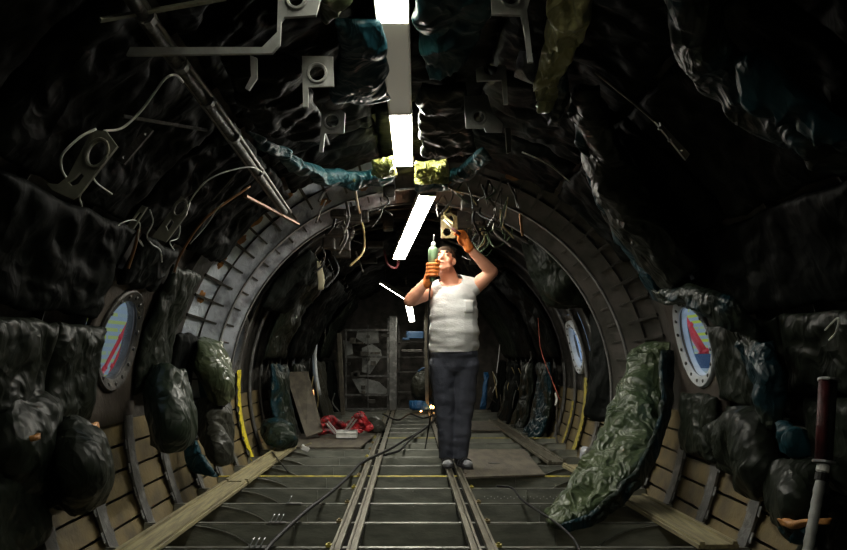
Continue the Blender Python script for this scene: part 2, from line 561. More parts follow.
# windows: curved belt plate with an oval opening, deep flange with bolts, pane
def make_window(idx, side, yc, m_plate, m_ring):
    t0, t1 = (5, 25) if side == 'R' else (155, 175)
    tc = 13.6 if side == 'R' else 166.4
    e = bpy.data.objects.new('window_%d' % idx, None); COL.objects.link(e)
    e.location = pol(tc, 1.62, yc); tag(e, kind='structure')
    def wpt(ang, ra, rz, r):        # oval around the centre, ra along Y, rz along the arc (metres)
        y = yc + ra * math.cos(ang); th = tc + math.degrees(rz * math.sin(ang) / RS) * (1 if side == 'R' else -1)
        return pol(th, r, y)
    n = 64
    # plate filling the bay from frame to frame
    mb = MB(); hy = FD / 2; rp = 1.655
    if idx <= 2:
        hy, rp = .335, 1.618
        t0, t1 = (-1, 26) if side == 'R' else (154, 182)
    for k in range(n):
        a = 2 * PI * k / n; ca, sa = math.cos(a), math.sin(a)
        ht_up, ht_dn = (abs(t1 - tc), abs(tc - t0)) if side == 'R' else (abs(tc - t0), abs(t1 - tc))
        h = R_(ht_up if sa > 0 else ht_dn) * RS
        s = min(hy / max(abs(ca), 1e-6), h / max(abs(sa), 1e-6))
        for q in range(4):
            f = q / 3
            ra = .215 + 0 * f
            inner = (.19 * ca, .212 * sa); outer = (s * ca, s * sa)
            x, z = inner[0] * (1 - f) + outer[0] * f, inner[1] * (1 - f) + outer[1] * f
            th = tc + math.degrees(z / RS) * (1 if side == 'R' else -1)
            mb.v.append(pol(th, rp, yc + x))
    for k in range(n):
        k2 = (k + 1) % n
        for q in range(3): mb.f.append([k * 4 + q, k * 4 + q + 1, k2 * 4 + q + 1, k2 * 4 + q])
    o = mb.build('window_plate', m_plate, e, smooth=True)
    sm = o.modifiers.new('t', 'SOLIDIFY'); sm.thickness = .012; sm.offset = 0
    # flange ring profile
    prof = [(.192, .207, 1.655), (.192, .207, 1.630), (.196, .215, 1.606), (.238, .272, 1.592), (.246, .281, 1.600), (.248, .283, 1.63), (.24, .272, 1.655)]
    mb = MB()
    for k in range(n):
        for (ra, rz, r) in prof: mb.v.append(wpt(2 * PI * k / n, ra, rz, r))
    q = len(prof)
    for k in range(n):
        k2 = (k + 1) % n
        for j in range(q): mb.f.append([k * q + j, k * q + (j + 1) % q, k2 * q + (j + 1) % q, k2 * q + j])
    fr = mb.build('window_frame', m_ring, e, smooth=False)
    b = MB()
    for k in range(16):
        a = 2 * PI * (k + .5) / 16
        p = wpt(a, .216, .244, 1.600); ax = V((CX, yc, CZ)) - V((p.x, yc, p.z))
        b.lathe(p, [(.011, -.004), (.011, .004), (.006, .007)], ax, 8)
    b.build('bolt_row', M['frame_d'], fr)
    mb = MB(); mb.v.append(wpt(0, 0, 0, 1.648)); mb.v.append(wpt(0, 0, 0, 1.653))
    for k in range(n): mb.v.append(wpt(2 * PI * k / n, .191, .208, 1.648)); mb.v.append(wpt(2 * PI * k / n, .191, .208, 1.653))
    for k in range(n):
        a, c = 2 + 2 * k, 2 + 2 * ((k + 1) % n)
        mb.f += [[0, a, c], [1, c + 1, a + 1], [a, a + 1, c + 1, c]]
    mb.build('window_pane', GLASS, e)
    return e


GLASS, n_, p_ = nt('window_glass')
tr = n_.nodes.new('ShaderNodeBsdfTransparent'); tr.inputs[0].default_value = (.9, .95, 1, 1)
gl = n_.nodes.new('ShaderNodeBsdfGlossy'); gl.inputs['Roughness'].default_value = .05
mx = n_.nodes.new('ShaderNodeMixShader'); mx.inputs[0].default_value = .05
n_.links.new(tr.outputs[0], mx.inputs[1]); n_.links.new(gl.outputs[0], mx.inputs[2])
n_.links.new(mx.outputs[0], n_.nodes['Material Output'].inputs[0])
for i, (s, yc) in enumerate(WINS):
    make_window(i + 1, s, yc, M['frame_br'], M['frame_d'] if s == 'L' else M['white_metal'])


# outside the windows: hangar wall panels and red service pipes
def panel_mat():
    m, n, p = nt('hangar_wall_paint')
    N, L = n.nodes, n.links
    tc = N.new('ShaderNodeTexCoord'); mp = N.new('ShaderNodeMapping')
    mp.inputs['Rotation'].default_value = (0, 0, 0)
    sx = N.new('ShaderNodeSeparateXYZ'); L.new(tc.outputs['Object'], sx.inputs[0])
    cb = N.new('ShaderNodeCombineXYZ'); L.new(sx.outputs[1], cb.inputs[0]); L.new(sx.outputs[2], cb.inputs[1])
    b = N.new('ShaderNodeTexBrick'); L.new(cb.outputs[0], b.inputs['Vector'])
    b.inputs['Scale'].default_value = 1.0
    b.inputs['Brick Width'].default_value = .62
    b.inputs['Row Height'].default_value = .085
    b.inputs['Mortar Size'].default_value = .024
    b.inputs['Color1'].default_value = (.62, .66, .03, 1)
    b.inputs['Color2'].default_value = (.40, .46, .48, 1)
    b.inputs['Mortar'].default_value = (.40, .46, .48, 1)
    b.inputs['Bias'].default_value = -.1
    L.new(b.outputs['Color'], p.inputs['Base Color'])
    p.inputs['Roughness'].default_value = .7
    return m


PM = panel_mat()
PB = mat('hangar_wall_blue', (.28, .42, .62), (.4, .5, .62), .7, 0, 1.2, stretch=(1, 1, 6))
mbx = MB().box((-3.3, 8.4, .8), (.06, 5.6, 5)); tag(mbx.build('hangar_wall', PM), 'pale hangar wall with short yellow marks seen through the left oval window', 'wall')
mbx = MB().box((3.9, 9.6, .8), (.06, 5.0, 5)); tag(mbx.build('hangar_wall', PM), 'pale hangar wall with yellow dashes seen through the right oval window', 'wall')
mbx = MB().box((4.4, 17.5, .8), (.06, 9.5, 6)); tag(mbx.build('hangar_wall', PB), 'blue ribbed hangar wall seen through the second right window', 'wall')
mbx = MB().box((-4.0, 16.5, .8), (.06, 9.5, 6)); tag(mbx.build('hangar_wall', PB), 'blue grey hangar wall seen through the second left window', 'wall')


def red_pipe(p0, p1, r, lab):
    e = thing('service_pipe', lab, 'pipe', p0)
    d = (p1 - p0)
    MB().tube([p0, p1], r, 20).build('pipe_run', M['pipe_red'], e, smooth=True)
    for f in (.36, .72):
        c = p0 + d * f
        MB().tube([c - d.normalized() * .02, c + d.normalized() * .02], r * 1.35, 20).build('collar', M['pipe_red'], e, smooth=True)


red_pipe(at(96, 410, 7.0), at(150, 290, 7.0), .036, 'red service pipe leaning up outside the left oval window')
red_pipe(at(88, 400, 7.2), at(134, 312, 7.2), .018, 'thin pink red hose behind the red pipe outside the left window')
red_pipe(at(672, 300, 8.2), at(716, 372, 8.2), .046, 'thick red pipe sloping down outside the right oval window')
tag(MB().box(at(706, 361, 8.0), (.3, .15, .16)).build('junction_box', M['bluef'], bevel=.01), 'blue box at the lower edge of the right oval window', 'box')
red_pipe(at(238, 330, 9.5), at(231, 392, 9.5), .02, 'thin red pipe outside the second left window')
for xx, y0_, y1_ in ((-2.9, 6.6, 10.0), (3.2, 7.6, 9.6)):
    pass


def area(name, loc, rot, sx, sy, power, col):
    l = bpy.data.lights.new(name, 'AREA'); l.shape = 'RECTANGLE'; l.size = sx; l.size_y = sy; l.energy = power; l.color = col
    o = bpy.data.objects.new(name, l); COL.objects.link(o); o.location = loc; o.rotation_euler = rot
    tag(o, 'hangar flood light outside the hull', 'light', 'hangar flood lights')
    return o


ORD = ['first', 'second', 'third', 'fourth', 'fifth', 'sixth', 'seventh', 'eighth', 'ninth', 'tenth', 'eleventh', 'twelfth', 'thirteenth', 'fourteenth', 'fifteenth', 'sixteenth', 'seventeenth', 'eighteenth', 'nineteenth', 'twentieth']
# ============================================================ FRAMES AND STRINGERS
SKIPW = {}


def deep_frame(e, y):
    """tall web tilted to catch the lamps, stiffened by dark radial angles; lit left and shaded right side put into the colour"""
    ri, ro = 1.465, 1.665
    def sweep(sec, nm, m, a0, a1, lab=None):
        mb = MB(); q = len(sec); n = int((a1 - a0) / 2.5)
        for i in range(n + 1):
            for (r, dy) in sec: mb.v.append(pol(a0 + (a1 - a0) * i / n, r, y + dy))
        for i in range(n):
            for j in range(q): mb.f.append([i * q + j, i * q + (j + 1) % q, (i + 1) * q + (j + 1) % q, (i + 1) * q + j])
        mb.f.append(list(range(q))); mb.f.append([n * q + j for j in reversed(range(q))])
        o = mb.build(nm, m, e)
        if lab: o['label'] = lab
    mid = 1.572
    for (m, m2, a0, a1, lab) in ((M['skin'], M['skin_d2'], 97, 190, 'bare web on the left, coloured bright as lit'), (M['skin_dark'], M['skin_dark'], -10, 97, 'web on the right, coloured dark as shaded')):
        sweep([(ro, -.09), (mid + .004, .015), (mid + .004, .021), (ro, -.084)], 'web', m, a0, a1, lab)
        sweep([(mid - .004, .0), (ri, .13), (ri, .136), (mid - .004, .006)], 'web', M['skin_shade'] if a0 == 97 else m, a0, a1)  # left inner band darker: its shadow is put into the colour
        sweep([(mid + .005, -.005), (mid - .005, -.005), (mid - .005, .02), (mid + .005, .02)], 'seam_rib', M['frame_d'], a0, a1)
        sweep([(ri + .004, .12), (ri - .004, .12), (ri - .004, .16), (ri + .004, .16)], 'inner_flange', M['frame'], a0, a1)
    sweep([(1.672, -.004), (1.61, -.004), (1.61, .004), (1.672, .004)], 'web', M['frame_d'], 190, 255)
    sweep([(1.612, -.032), (1.600, -.032), (1.600, .032), (1.612, .032)], 'inner_flange', M['frame'], 190, 255)
    sweep([(1.672, -.004), (1.61, -.004), (1.61, .004), (1.672, .004)], 'web', M['frame_d'], -75, -10)
    sweep([(1.612, -.032), (1.600, -.032), (1.600, .032), (1.612, .032)], 'inner_flange', M['frame'], -75, -10)
    for t in range(-10, 191, 5):
        ax_ = V((math.cos(R_(t)), 0, math.sin(R_(t)))); tg = V((-ax_.z, 0, ax_.x))
        rot = Matrix((ax_, V((0, 1, 0)), tg)).transposed()
        w_ = .017 if t % 10 else .022
        ra, rb, rc = pol(t, 1.665, y - .10), pol(t, 1.572, y), pol(t, 1.49, y + .10)
        MB().bar(ra, rb, w_, .022, ax_).bar(rb, rb.lerp(rc, .75), w_ * .7, .018, ax_).build('radial_angle', M['frame_d'], e)
    return e


def ring_frame(y, label, m_web='frame_d', m_fl='frame', clips=False, full=(-75, 255), deep=False):
    e = thing('ring_frame', label, 'frame', (CX, y, CZ - 1.6))
    if deep: return deep_frame(e, y)
    n = 96; a0, a1 = full
    ths = [a0 + (a1 - a0) * i / n for i in range(n + 1)]
    def sweep(sec, nm, m):
        mb = MB(); q = len(sec)
        for t in ths:
            for (r, dy) in sec: mb.v.append(pol(t, r, y + dy))
        for i in range(n):
            for j in range(q): mb.f.append([i * q + j, i * q + (j + 1) % q, (i + 1) * q + (j + 1) % q, (i + 1) * q + j])
        mb.f.append(list(range(q))); mb.f.append([n * q + j for j in reversed(range(q))])
        return mb.build(nm, m, e)
    sweep([(1.672, -.004), (1.63 if y < FRH + 3 * FD - .1 else 1.61, -.004), (1.63 if y < FRH + 3 * FD - .1 else 1.61, .004), (1.672, .004)], 'web', m_web)
    if y < FRH + 3 * FD - .1:           # near the camera the upper arcs are bare webs behind the quilts
        for (a0, a1) in ((-75, -1), (181, 255)):
            ths = [a0 + (a1 - a0) * i / n for i in range(n + 1)]
            sweep([(1.612, -.045), (1.600, -.045), (1.600, .045), (1.612, .045), (1.616, .04), (1.616, -.04)], 'inner_flange', m_fl)
    else:
        sweep([(1.612, -.032), (1.600, -.032), (1.600, .032), (1.612, .032), (1.616, .028), (1.616, -.028)], 'inner_flange', m_fl)
    return e


frames = []
names_f = {3: 'first exposed grey hull frame of the bare ring section', 4: 'second hull frame inside the bare metal ring section', 5: 'third hull frame at the far side of the bare ring section'}
for k in range(-3, 19):
    y = FRH + k * FD
    if k < 3: lab = ['curved grey hull frame nearest the camera at the bottom left corner', 'curved hull frame left of the bay under the left window', 'curved worn frame right of the bay under the left window'][k] if k >= 0 else 'curved hull frame beside the camera, %s from the picture edge' % ORD[-1 - k]
    else: lab = names_f.get(k, '%s curved hull frame behind the three frames of the bare ring' % ORD[k - 6] if 6 <= k < 18 else 'last curved hull frame before the rear bulkhead')
    e = ring_frame(y, lab, clips=k < 6, deep=k in (3, 4))
    if k < 0 or k > 5: e['group'] = 'hull frames beside the camera' if k < 0 else 'hull frames towards the rear'
    frames.append(e)
    # cleats on the side flanks, worn light tabs where stringers cross
    if -1 <= k <= 6:
        for side in (0, 1):
            for t in [-6.3 - 4.6 * j for j in range(9)]:
                th = t + .0 if side else 180 - t
                c = pol(th, 1.64, y)
                ax = V((math.cos(R_(th)), 0, math.sin(R_(th))))
                tg = V((-ax.z, 0, ax.x))
                rot = Matrix((ax, V((0, 1, 0)), tg)).transposed()
                b = MB().box(pol(th, 1.607, y) + V((0, -.052, 0)), (.006, .034, .05), rot, .8).build('cleat', M['frame'], e)
                b = MB().box(pol(th, 1.607, y) + V((0, .05, 0)), (.006, .03, .045), rot, .8)
                b.build('cleat', M['frame'], e)

for side in (0, 1):
    for q in range(11):
        t = -4.0 - 4.6 * q
        th = t if side else 180 - t
        ax = V((math.cos(R_(th)), 0, math.sin(R_(th)))); tg = V((-ax.z, 0, ax.x))
        rot = Matrix((ax, V((0, 1, 0)), tg)).transposed()
        a, b = 1.9, 8.4
        mb = MB(); c = pol(th, 1.634, (a + b) / 2)
        mb.box(c, (.004, b - a, .116), rot)
        for z in (-1, 1): mb.box(c + ax * .017 + tg * z * .057, (.034, b - a, .003), rot)
        lab = '%s lengthwise ochre slat below the %s windows, counted from the top' % (ORD[q], 'right' if side else 'left')
        tag(mb.build('hull_slat', M['primer'], bevel=0), lab, 'slat', 'ochre slats on the lower %s hull' % ('right' if side else 'left'))

# amber sealant patches left on the face of the bright web
for i, (t, k, dt, r0, r1) in enumerate([(171, 3, 4, 1.615, 1.655), (164, 3, 5, 1.60, 1.655), (153, 3, 4, 1.61, 1.655), (143, 3, 5, 1.61, 1.655), (136, 3, 5, 1.60, 1.65), (130, 3, 5, 1.61, 1.655),
                                        (121, 3, 6, 1.62, 1.655), (114, 3, 4, 1.485, 1.53), (108, 3, 6, 1.60, 1.655), (104, 3, 3, 1.485, 1.52), (66, 3, 4.6, 1.59, 1.655)]):
    mb = MB(); n = 16
    y = FRH + k * FD + .001
    c = (t + dt / 2, (r0 + r1) / 2)
    pts = []
    for j in range(n):
        a = 2 * PI * j / n; rr = .75 + .45 * noise.noise(V((i * 3.3, math.cos(a) * 1.4, math.sin(a) * 1.4)))
        th, r = c[0] + dt / 2 * rr * math.cos(a), c[1] + (r1 - r0) / 2 * rr * math.sin(a)
        dy = .012 - .105 * (r - 1.576) / .089 if r > 1.572 else .13 * (1.568 - r) / .103 - .003
        pts.append((th, r, y + dy))
    for off in (-.004, .0):
        mb.v.append(pol(c[0], c[1], y + (.012 - .105 * (c[1] - 1.576) / .089 if c[1] > 1.572 else .13 * (1.568 - c[1]) / .103 - .003) + off))
        for (th, r, yy) in pts: mb.v.append(pol(th, r, yy + off))
    for j in range(n):
        j2 = (j + 1) % n
        mb.f += [[0, 1 + j, 1 + j2], [n + 1, n + 2 + j2, n + 2 + j], [1 + j, n + 2 + j, n + 2 + j2, 1 + j2]]
    o = mb.build('sealant_patch', M['seal'])
    if t == 66: tag(o, 'large brown patch on the web of the upper right ring', 'sealant')
    else: tag(o, '%s flaky amber sealant patch up the bright left web, counted from the bottom' % ORD[i], 'sealant', 'sealant patches on the bright web')

# ============================================================ FLOOR BEAMS
BZ = -.03
beam_yellow = {4: 'yellow topped', 7: 'yellow', 9: 'yellow'}
for k in range(-4, 18):
    y = FR0 + k * FD
    if k < -2: continue
    lab = '%s dark steel floor beam counted from the near edge, under both rails' % ORD[k] if k >= 0 else 'dark steel floor beam below the near edge of the picture'
    g = 'plain floor beams'
    if k == 4: lab, g = 'floor beam with a yellow primed top edge, in front of the plywood sheet', None
    if k == 3: lab, g = 'floor beam with a row of small holes right of the man', None
    if k == 9: lab, g = 'floor beam with yellow top edge just in front of the red tools', None
    e = thing('floor_beam', lab, 'beam', (CX, y, BZ - .2), g)
    def prof_z(x):      # bottom edge rises in an arc to the ends
        a = abs(x - CX)
        return -.24 + (0 if a < .95 else .19 * (1 - math.sqrt(max(0, 1 - ((a - .95) / .56) ** 2))))
    mb = MB(); nn = 40
    for i in range(nn + 1):
        x = CX - 1.5 + 3.0 * i / nn
        zb = prof_z(x)
        for (yy) in (-.004, .004):
            mb.v.append(V((x, y + yy, BZ - .004))); mb.v.append(V((x, y + yy, zb)))
    for i in range(nn):
        a = i * 4; b = a + 4
        mb.f += [[a, a + 1, b + 1, b], [a + 2, b + 2, b + 3, a + 3], [a, b, b + 2, a + 2], [a + 1, a + 3, b + 3, b + 1]]
    mb.f += [[0, 2, 3, 1], [nn * 4, nn * 4 + 1, nn * 4 + 3, nn * 4 + 2]]
    webo = mb.build('web', M['beam'], e)
    o = MB().box((CX, y + .015, BZ), (3.0, .032, .006)).build('top_flange', M['yellow_metal'] if k in (4, 9) else M['beam_cap'], e, bevel=.002)
    if k in (4, 9): o['label'] = 'yellow primed top edge'
    mb = MB()
    pts = [V((CX - 1.5 + 3.0 * i / nn, y - .004, prof_z(CX - 1.5 + 3.0 * i / nn))) for i in range(nn + 1)]
    for i in range(nn): mb.bar(pts[i], pts[i + 1], .03, .005, up=V((0, 0, 1)))
    mb.build('bottom_flange', M['beam'], webo)
    for q in (-1, 1):
        pts = [V((CX + q * (1.30 - .42 * math.sin(PI / 2 * j / 10)), y - .012, BZ - .005 - .21 * (1 - math.cos(PI / 2 * j / 10)))) for j in range(11)]
        mb = MB()
        for j in range(10): mb.bar(pts[j], pts[j + 1], .02, .005, up=V((0, 0, 1)))
        mb.build('end_gusset', M['beam_cap'], e)
    if k == 3:
        mb = MB()
        for i in range(34):
            x = .5 + i * .022
            mb.lathe((x, y - .004, BZ - .05 - .012 * (i % 2)), [(.004, -.002), (.004, .002)], (0, 1, 0), 8)
        mb.build('rivet_row', M['sealw'], webo)
    if k < 12:
        for (sx, nm) in ((-.62, 'stiffener'), (.02, 'stiffener'), (.78, 'stiffener')):
            MB().box((sx, y - .012, BZ - .11), (.006, .016, .2)).build(nm, M['beam'], e)

# debris and clips lying on beams
for (px, py, k, lab) in [(305, 458, 7, 'white and tan paper scrap on the floor beam beside the left board'), ]:
    p = at(px, py, 6.6); p.z = BZ + .012
    e = thing('paper_scrap', lab, 'scrap', p)
    MB().box(p + V((0, 0, .03)), (.075, .05, .05), Matrix.Rotation(.5, 3, 'Y') @ Matrix.Rotation(.4, 3, 'Z')).build('white_paper', M['sealw'], e, bevel=.01)
    MB().box(p + V((.01, .0, .06)), (.1, .05, .012), Matrix.Rotation(-.4, 3, 'Y')).build('tan_card', M['wood'], e)
for (px, k, lab) in [(257, 0, 'finned grey clip standing on the second nearest beam, left bay'), (277, 1, 'finned grey clip on the third beam, left bay'),
                     (294, 2, 'single grey clip on the fourth beam, left bay')]:
    y = FR0 + k * FD
    p = V(((px - VX) * y / FPX, y, BZ + .0035))
    e = thing('clip_bracket', lab, 'clip', p)
    MB().box(p + V((0, 0, .003)), (.09, .04, .005)).build('base', M['frame'], e)
    for j in range(1 if k == 2 else 3):
        MB().box(p + V((-.025 + .025 * j, 0, .025)), (.004, .035, .045), Matrix.Rotation(.5, 3, 'Y')).build('fin', M['white_metal'], e)

# seat rails
for sx, lab, xf, side in ((-.30, 'left twin channel seat rail running down the floor to the rear', -.30, -1), (.335, 'right twin channel seat rail the man stands on', .335, 1)):
    e = thing('seat_rail', lab, 'rail', (sx, 2.0, 0))
    for q in (-1, 1):
        mb = MB(); y0, y1 = 1.7, 11.6
        yc, ly = (y0 + y1) / 2, y1 - y0
        x = sx + q * .037
        mb.box((x, yc, -.022), (.044, ly, .006))
        mb.box((x - .02, yc, -.012), (.005, ly, .024))
        mb.box((x + .02, yc, -.012), (.005, ly, .024))
        mb.box((x - .015, yc, -.001), (.011, ly, .004)); mb.box((x + .015, yc, -.001), (.011, ly, .004))
        mb.build('channel', M['rail'], e)
    MB().box((sx, (y0 + y1) / 2, -.030), (.13, y1 - y0, .004)).build('base_strip', M['gap_shade'], e)  # black colour paints the shade in the gap between channels
    for k in range(-2, 16):
        y = FR0 + k * FD
        b = MB().box((sx + side * .075, y + .01, BZ + .012), (.035, .03, .012)).lathe((sx + side * .078, y + .01, BZ + .018), [(.008, 0), (.008, .008)], n=6)
        b.build('rail_clip', M['tan'] if k % 3 else M['yellow_metal'], e)


# boards along the sides
def board(name, label, p0, p1, wd, th, m, cat='board', extra=0):
    e = thing(name, label, cat, p0)
    up = V((0, 0, 1))
    o = MB().bar(p0, p1, wd, th, up).build('plank', m, e, bevel=.003)
    d = (p1 - p0).normalized(); sd = d.cross(up).normalized(); n = sd.cross(d)
    for q in (-1, 1):
        MB().bar(p0 + sd * q * (wd / 2 - .018) + n * (th / 2 + .006), p1 + sd * q * (wd / 2 - .018) + n * (th / 2 + .006), .022, .014, n).build('edge_lip', m, e)
    return e


board('side_board', 'pale wooden channel board along the left side of the floor, near length', V((-1.24, 2.3, -.012)), V((-1.20, 4.93, -.012)), .17, .022, M['wood'])
board('side_board', 'pale wooden channel board along the left side, far length ending by the plywood', V((-1.20, 4.97, -.012)), V((-1.17, 6.9, -.012)), .17, .022, M['wood'])
board('side_board', 'pale board on the right side ending in the near right corner', V((1.42, 3.3, -.012)), V((1.37, 4.45, -.012)), .19, .022, M['wood'])
board('side_board', 'pale board on the right side, just behind the green blanket', V((1.36, 4.75, -.012)), V((1.30, 5.72, -.012)), .18, .022, M['wood'])
board('side_board', 'long worn grey board on the right side towards the rear', V((1.20, 5.85, -.012)), V((1.12, 9.6, -.012)), .15, .022, M['rail'])

# plywood sheet on the beams right of the man
e = thing('plywood_sheet', 'grey brown plywood sheet lying on the beams right of the man', 'board', (.75, 5.9, -.02))
pts = [at(462, 448, 1), at(523, 448, 1), at(546, 474, 1), at(460, 477, 1)]
def onfloor(px, py, z=0.0):
    Y = (CAMZ - z) * FPX / (py - VY)
    return V(((px - VX) * Y / FPX, Y, z))
q = [onfloor(*p, -.008) for p in ((462, 449), (524, 449), (545, 474), (464, 477))]
mb = MB(); mb.v = [p + V((0, 0, d)) for d in (-.015, .0) for p in q]
mb.f = [[0, 1, 2, 3], [7, 6, 5, 4], [0, 4, 5, 1], [1, 5, 6, 2], [2, 6, 7, 3], [3, 7, 4, 0]]
mb.build('sheet', M['ply'], e, bevel=.002)
c = onfloor(494, 463, -.007)
MB().lathe(c, [(.05, 0), (.045, .003)], n=16).build('dark_stain_patch', M['frame_d'], e)
q = [onfloor(*p, -.008) for p in ((468, 421), (497, 421), (505, 430), (470, 430))]
mb = MB(); mb.v = [p + V((0, 0, d)) for d in (-.015, .0) for p in q]
mb.f = [[0, 1, 2, 3], [7, 6, 5, 4], [0, 4, 5, 1], [1, 5, 6, 2], [2, 6, 7, 3], [3, 7, 4, 0]]
tag(mb.build('plywood_sheet', M['ply']), 'small plywood piece on the beams behind the man, right side', 'board')
q = [onfloor(*p, -.008) for p in ((300, 432), (378, 432), (360, 447), (280, 447))]
mb = MB(); mb.v = [p + V((0, 0, d)) for d in (-.015, .0) for p in q]
mb.f = [[0, 1, 2, 3], [7, 6, 5, 4], [0, 4, 5, 1], [1, 5, 6, 2], [2, 6, 7, 3], [3, 7, 4, 0]]
tag(mb.build('plywood_sheet', M['ply']), 'plywood sheet on the floor under the red tools', 'board')
# leaning plank
a, b, c, d = at(285, 372, 8.0), at(308, 371, 8.0), at(323, 431, 7.55), at(306, 437, 7.4)
mb = MB(); nrm = (b - a).cross(d - a).normalized() * .02
mb.v = [a, b, c, d, a + nrm, b + nrm, c + nrm, d + nrm]
mb.f = [[0, 1, 2, 3], [7, 6, 5, 4], [0, 4, 5, 1], [1, 5, 6, 2], [2, 6, 7, 3], [3, 7, 4, 0]]
tag(mb.build('leaning_plank', M['ply'], bevel=.003), 'wide brown plank leaning on the left wall beside the red tools', 'plank')


# ============================================================ LAMPS
def lamp_fixture(label, p0, p1, wd, lit, name='strip_light', dim=(), skirt=.02, near_skirt=0, glow='lamp'):
    """lit: list of (from, to) fractions that glow"""
    e = thing(name, label, 'lamp', p0)
    d = p1 - p0; L = d.length; u = d.normalized()
    sd = u.cross(V((0, 0, 1))).normalized(); n = sd.cross(u)
    mb = MB()
    mb.bar(p0 + n * .028, p1 + n * .028, wd, .03, n)
    mb.bar(p0 + n * (.018 - skirt / 2) + sd * wd * .5, p1 + n * (.018 - skirt / 2) + sd * wd * .5, .004, skirt, n)
    mb.bar(p0 + n * (.018 - skirt / 2) - sd * wd * .5, p1 + n * (.018 - skirt / 2) - sd * wd * .5, .004, skirt, n)
    if near_skirt:
        for q in (-1, 1):
            mb.bar(p0 + n * (.018 - near_skirt / 2) + sd * q * wd * .5, p0 + d * .6 + n * (.018 - near_skirt / 2) + sd * q * wd * .5, .004, near_skirt, n)
    mb.build('housing', M['lamp_body'], e)
    for (a, b) in lit:
        MB().bar(p0 + d * a, p0 + d * b, wd * .92, .022, n).build('diffuser', M[glow if not (near_skirt and a > .5) else 'lamp1b'], e, bevel=.006)
    for (a, b) in dim:
        MB().bar(p0 + d * a, p0 + d * b, wd * .92, .022, n).build('diffuser', M['lamp_dim'], e, bevel=.004)['label'] = 'dimmer middle diffuser'
    for t in [x for ab in lit for x in ab]:
        MB().bar(p0 + d * t - u * .008, p0 + d * t + u * .008, wd, .03, n).build('end_cap', M['lamp_body'], e)
    for t in (.12, .88):
        p = p0 + d * t + n * .04
        MB().tube([p, V((p.x, p.y, p.z + .25))], .004, 6).build('hanger', M['pipe'], e)
    return e


lamp_fixture('long strip light overhead with a bright near end and bright far end', V((-.072, 1.2, 2.07)), V((-.038, 4.55, 2.07)), .112,
             [(0, .41), (.70, .99)], dim=[(.41, .70)], skirt=.02, near_skirt=.07)
lamp_fixture('bright strip light hanging just left of the man above his head', at(428, 194, 5.0), at(399, 258, 6.8), .117, [(.0, 1)], glow='lamp2')
lamp_fixture('small strip light angled across the rear left of the man', at(381, 283, 9.2), at(408, 300, 9.0), .07, [(0, 1)])
lamp_fixture('short strip light furthest to the rear behind his elbow', at(408, 301, 9.6), at(412, 321, 11.6), .09, [(0, 1)])
lamp_fixture('strip light overhead behind the camera', V((0.05, -2.0, 2.07)), V((.05, -.7, 2.07)), .11, [(0.02, .98)], skirt=.085)
# louvred end box of the first light
e = thing('lamp_end_box', 'small louvred brass box at the far end of the long strip light', 'box', (-.03, 4.65, 2.08))
MB().box((-.03, 4.66, 2.14), (.13, .16, .012)).build('top_plate', M['tan'], e)
for q in (-1, 1): MB().box((-.03 + q * .062, 4.66, 2.09), (.008, .16, .1)).build('side_plate', M['tan'], e)
for i in range(5): MB().box((-.03, 4.60 + .03 * i, 2.06), (.12, .006, .02), Matrix.Rotation(.5, 3, 'X')).build('louvre', M['frame_d'], e)


# ============================================================ BLANKETS ON THE WALLS
def span(k0, k1): return FRH + k0 * FD, FRH + k1 * FD


GQ = 'dark quilts lining the near ceiling and upper walls'
sd = 0
for (a, b, ya, yb, side) in [(100, 122, 1.0, 2.0, 'l'), (100, 122, 2.02, 3.2, 'l'), (100, 122, 3.22, 4.05, 'l'), (100, 122, 4.07, 4.85, 'l'),
                             (123, 146, 1.0, 2.0, 'l'), (123, 146, 2.02, 3.2, 'l'), (123, 146, 3.22, 4.05, 'l'), (123, 146, 4.07, 4.85, 'l'),
                             (147, 163, 1.0, 2.2, 'l'), (147, 163, 2.22, 3.35, 'l'),
                             (58, 80, 1.0, 2.0, 'r'), (58, 80, 2.02, 3.2, 'r'), (58, 80, 3.22, 4.05, 'r'), (58, 80, 4.07, 4.85, 'r'),
                             (34, 57, 1.0, 2.0, 'r'), (34, 57, 2.02, 3.2, 'r'), (34, 57, 3.22, 4.05, 'r'), (34, 57, 4.07, 4.85, 'r'),
                             (18, 33, 1.0, 2.2, 'r'), (18, 33, 2.22, 3.85, 'r')]:
    sd += 1
    wall_quilt('insulation_blanket', 'black quilt on the %s, %s row, %s' % ('left' if side == 'l' else 'right', {100: 'top', 58: 'top', 123: 'middle', 34: 'middle'}.get(a, 'lower'), {1.0: 'nearest the camera', 2.02: 'second from the camera', 3.22: 'third from the camera', 4.07: 'last before the ring frame'}.get(ya, 'ending above the window line')),
               a, b, ya, yb - (.1 if yb == 4.85 else 0), M['quilt_b'], r=1.625, group='black quilts on the upper %s hull' % ('left' if side == 'l' else 'right'),
               thick=.02, fold=.02, freq=5, seed=sd, n=(40, 44), edge=.12)
for (a, b, ya, yb) in [(80.5, 99.5, 1.2, 2.6), (80.5, 99.5, 2.62, 3.7), (80.5, 99.5, 3.72, 4.85)]:
    sd += 1
    wall_quilt('insulation_blanket', 'black quilt on the ceiling above the %s of the long strip light' % {1.2: 'near end', 2.62: 'middle', 3.72: 'far end'}[ya], a, b, ya, yb, M['quilt_b'], r=1.62,
               group='ceiling quilts above the lamp', thick=.035, fold=.02, freq=3.5, seed=sd, n=(24, 26))

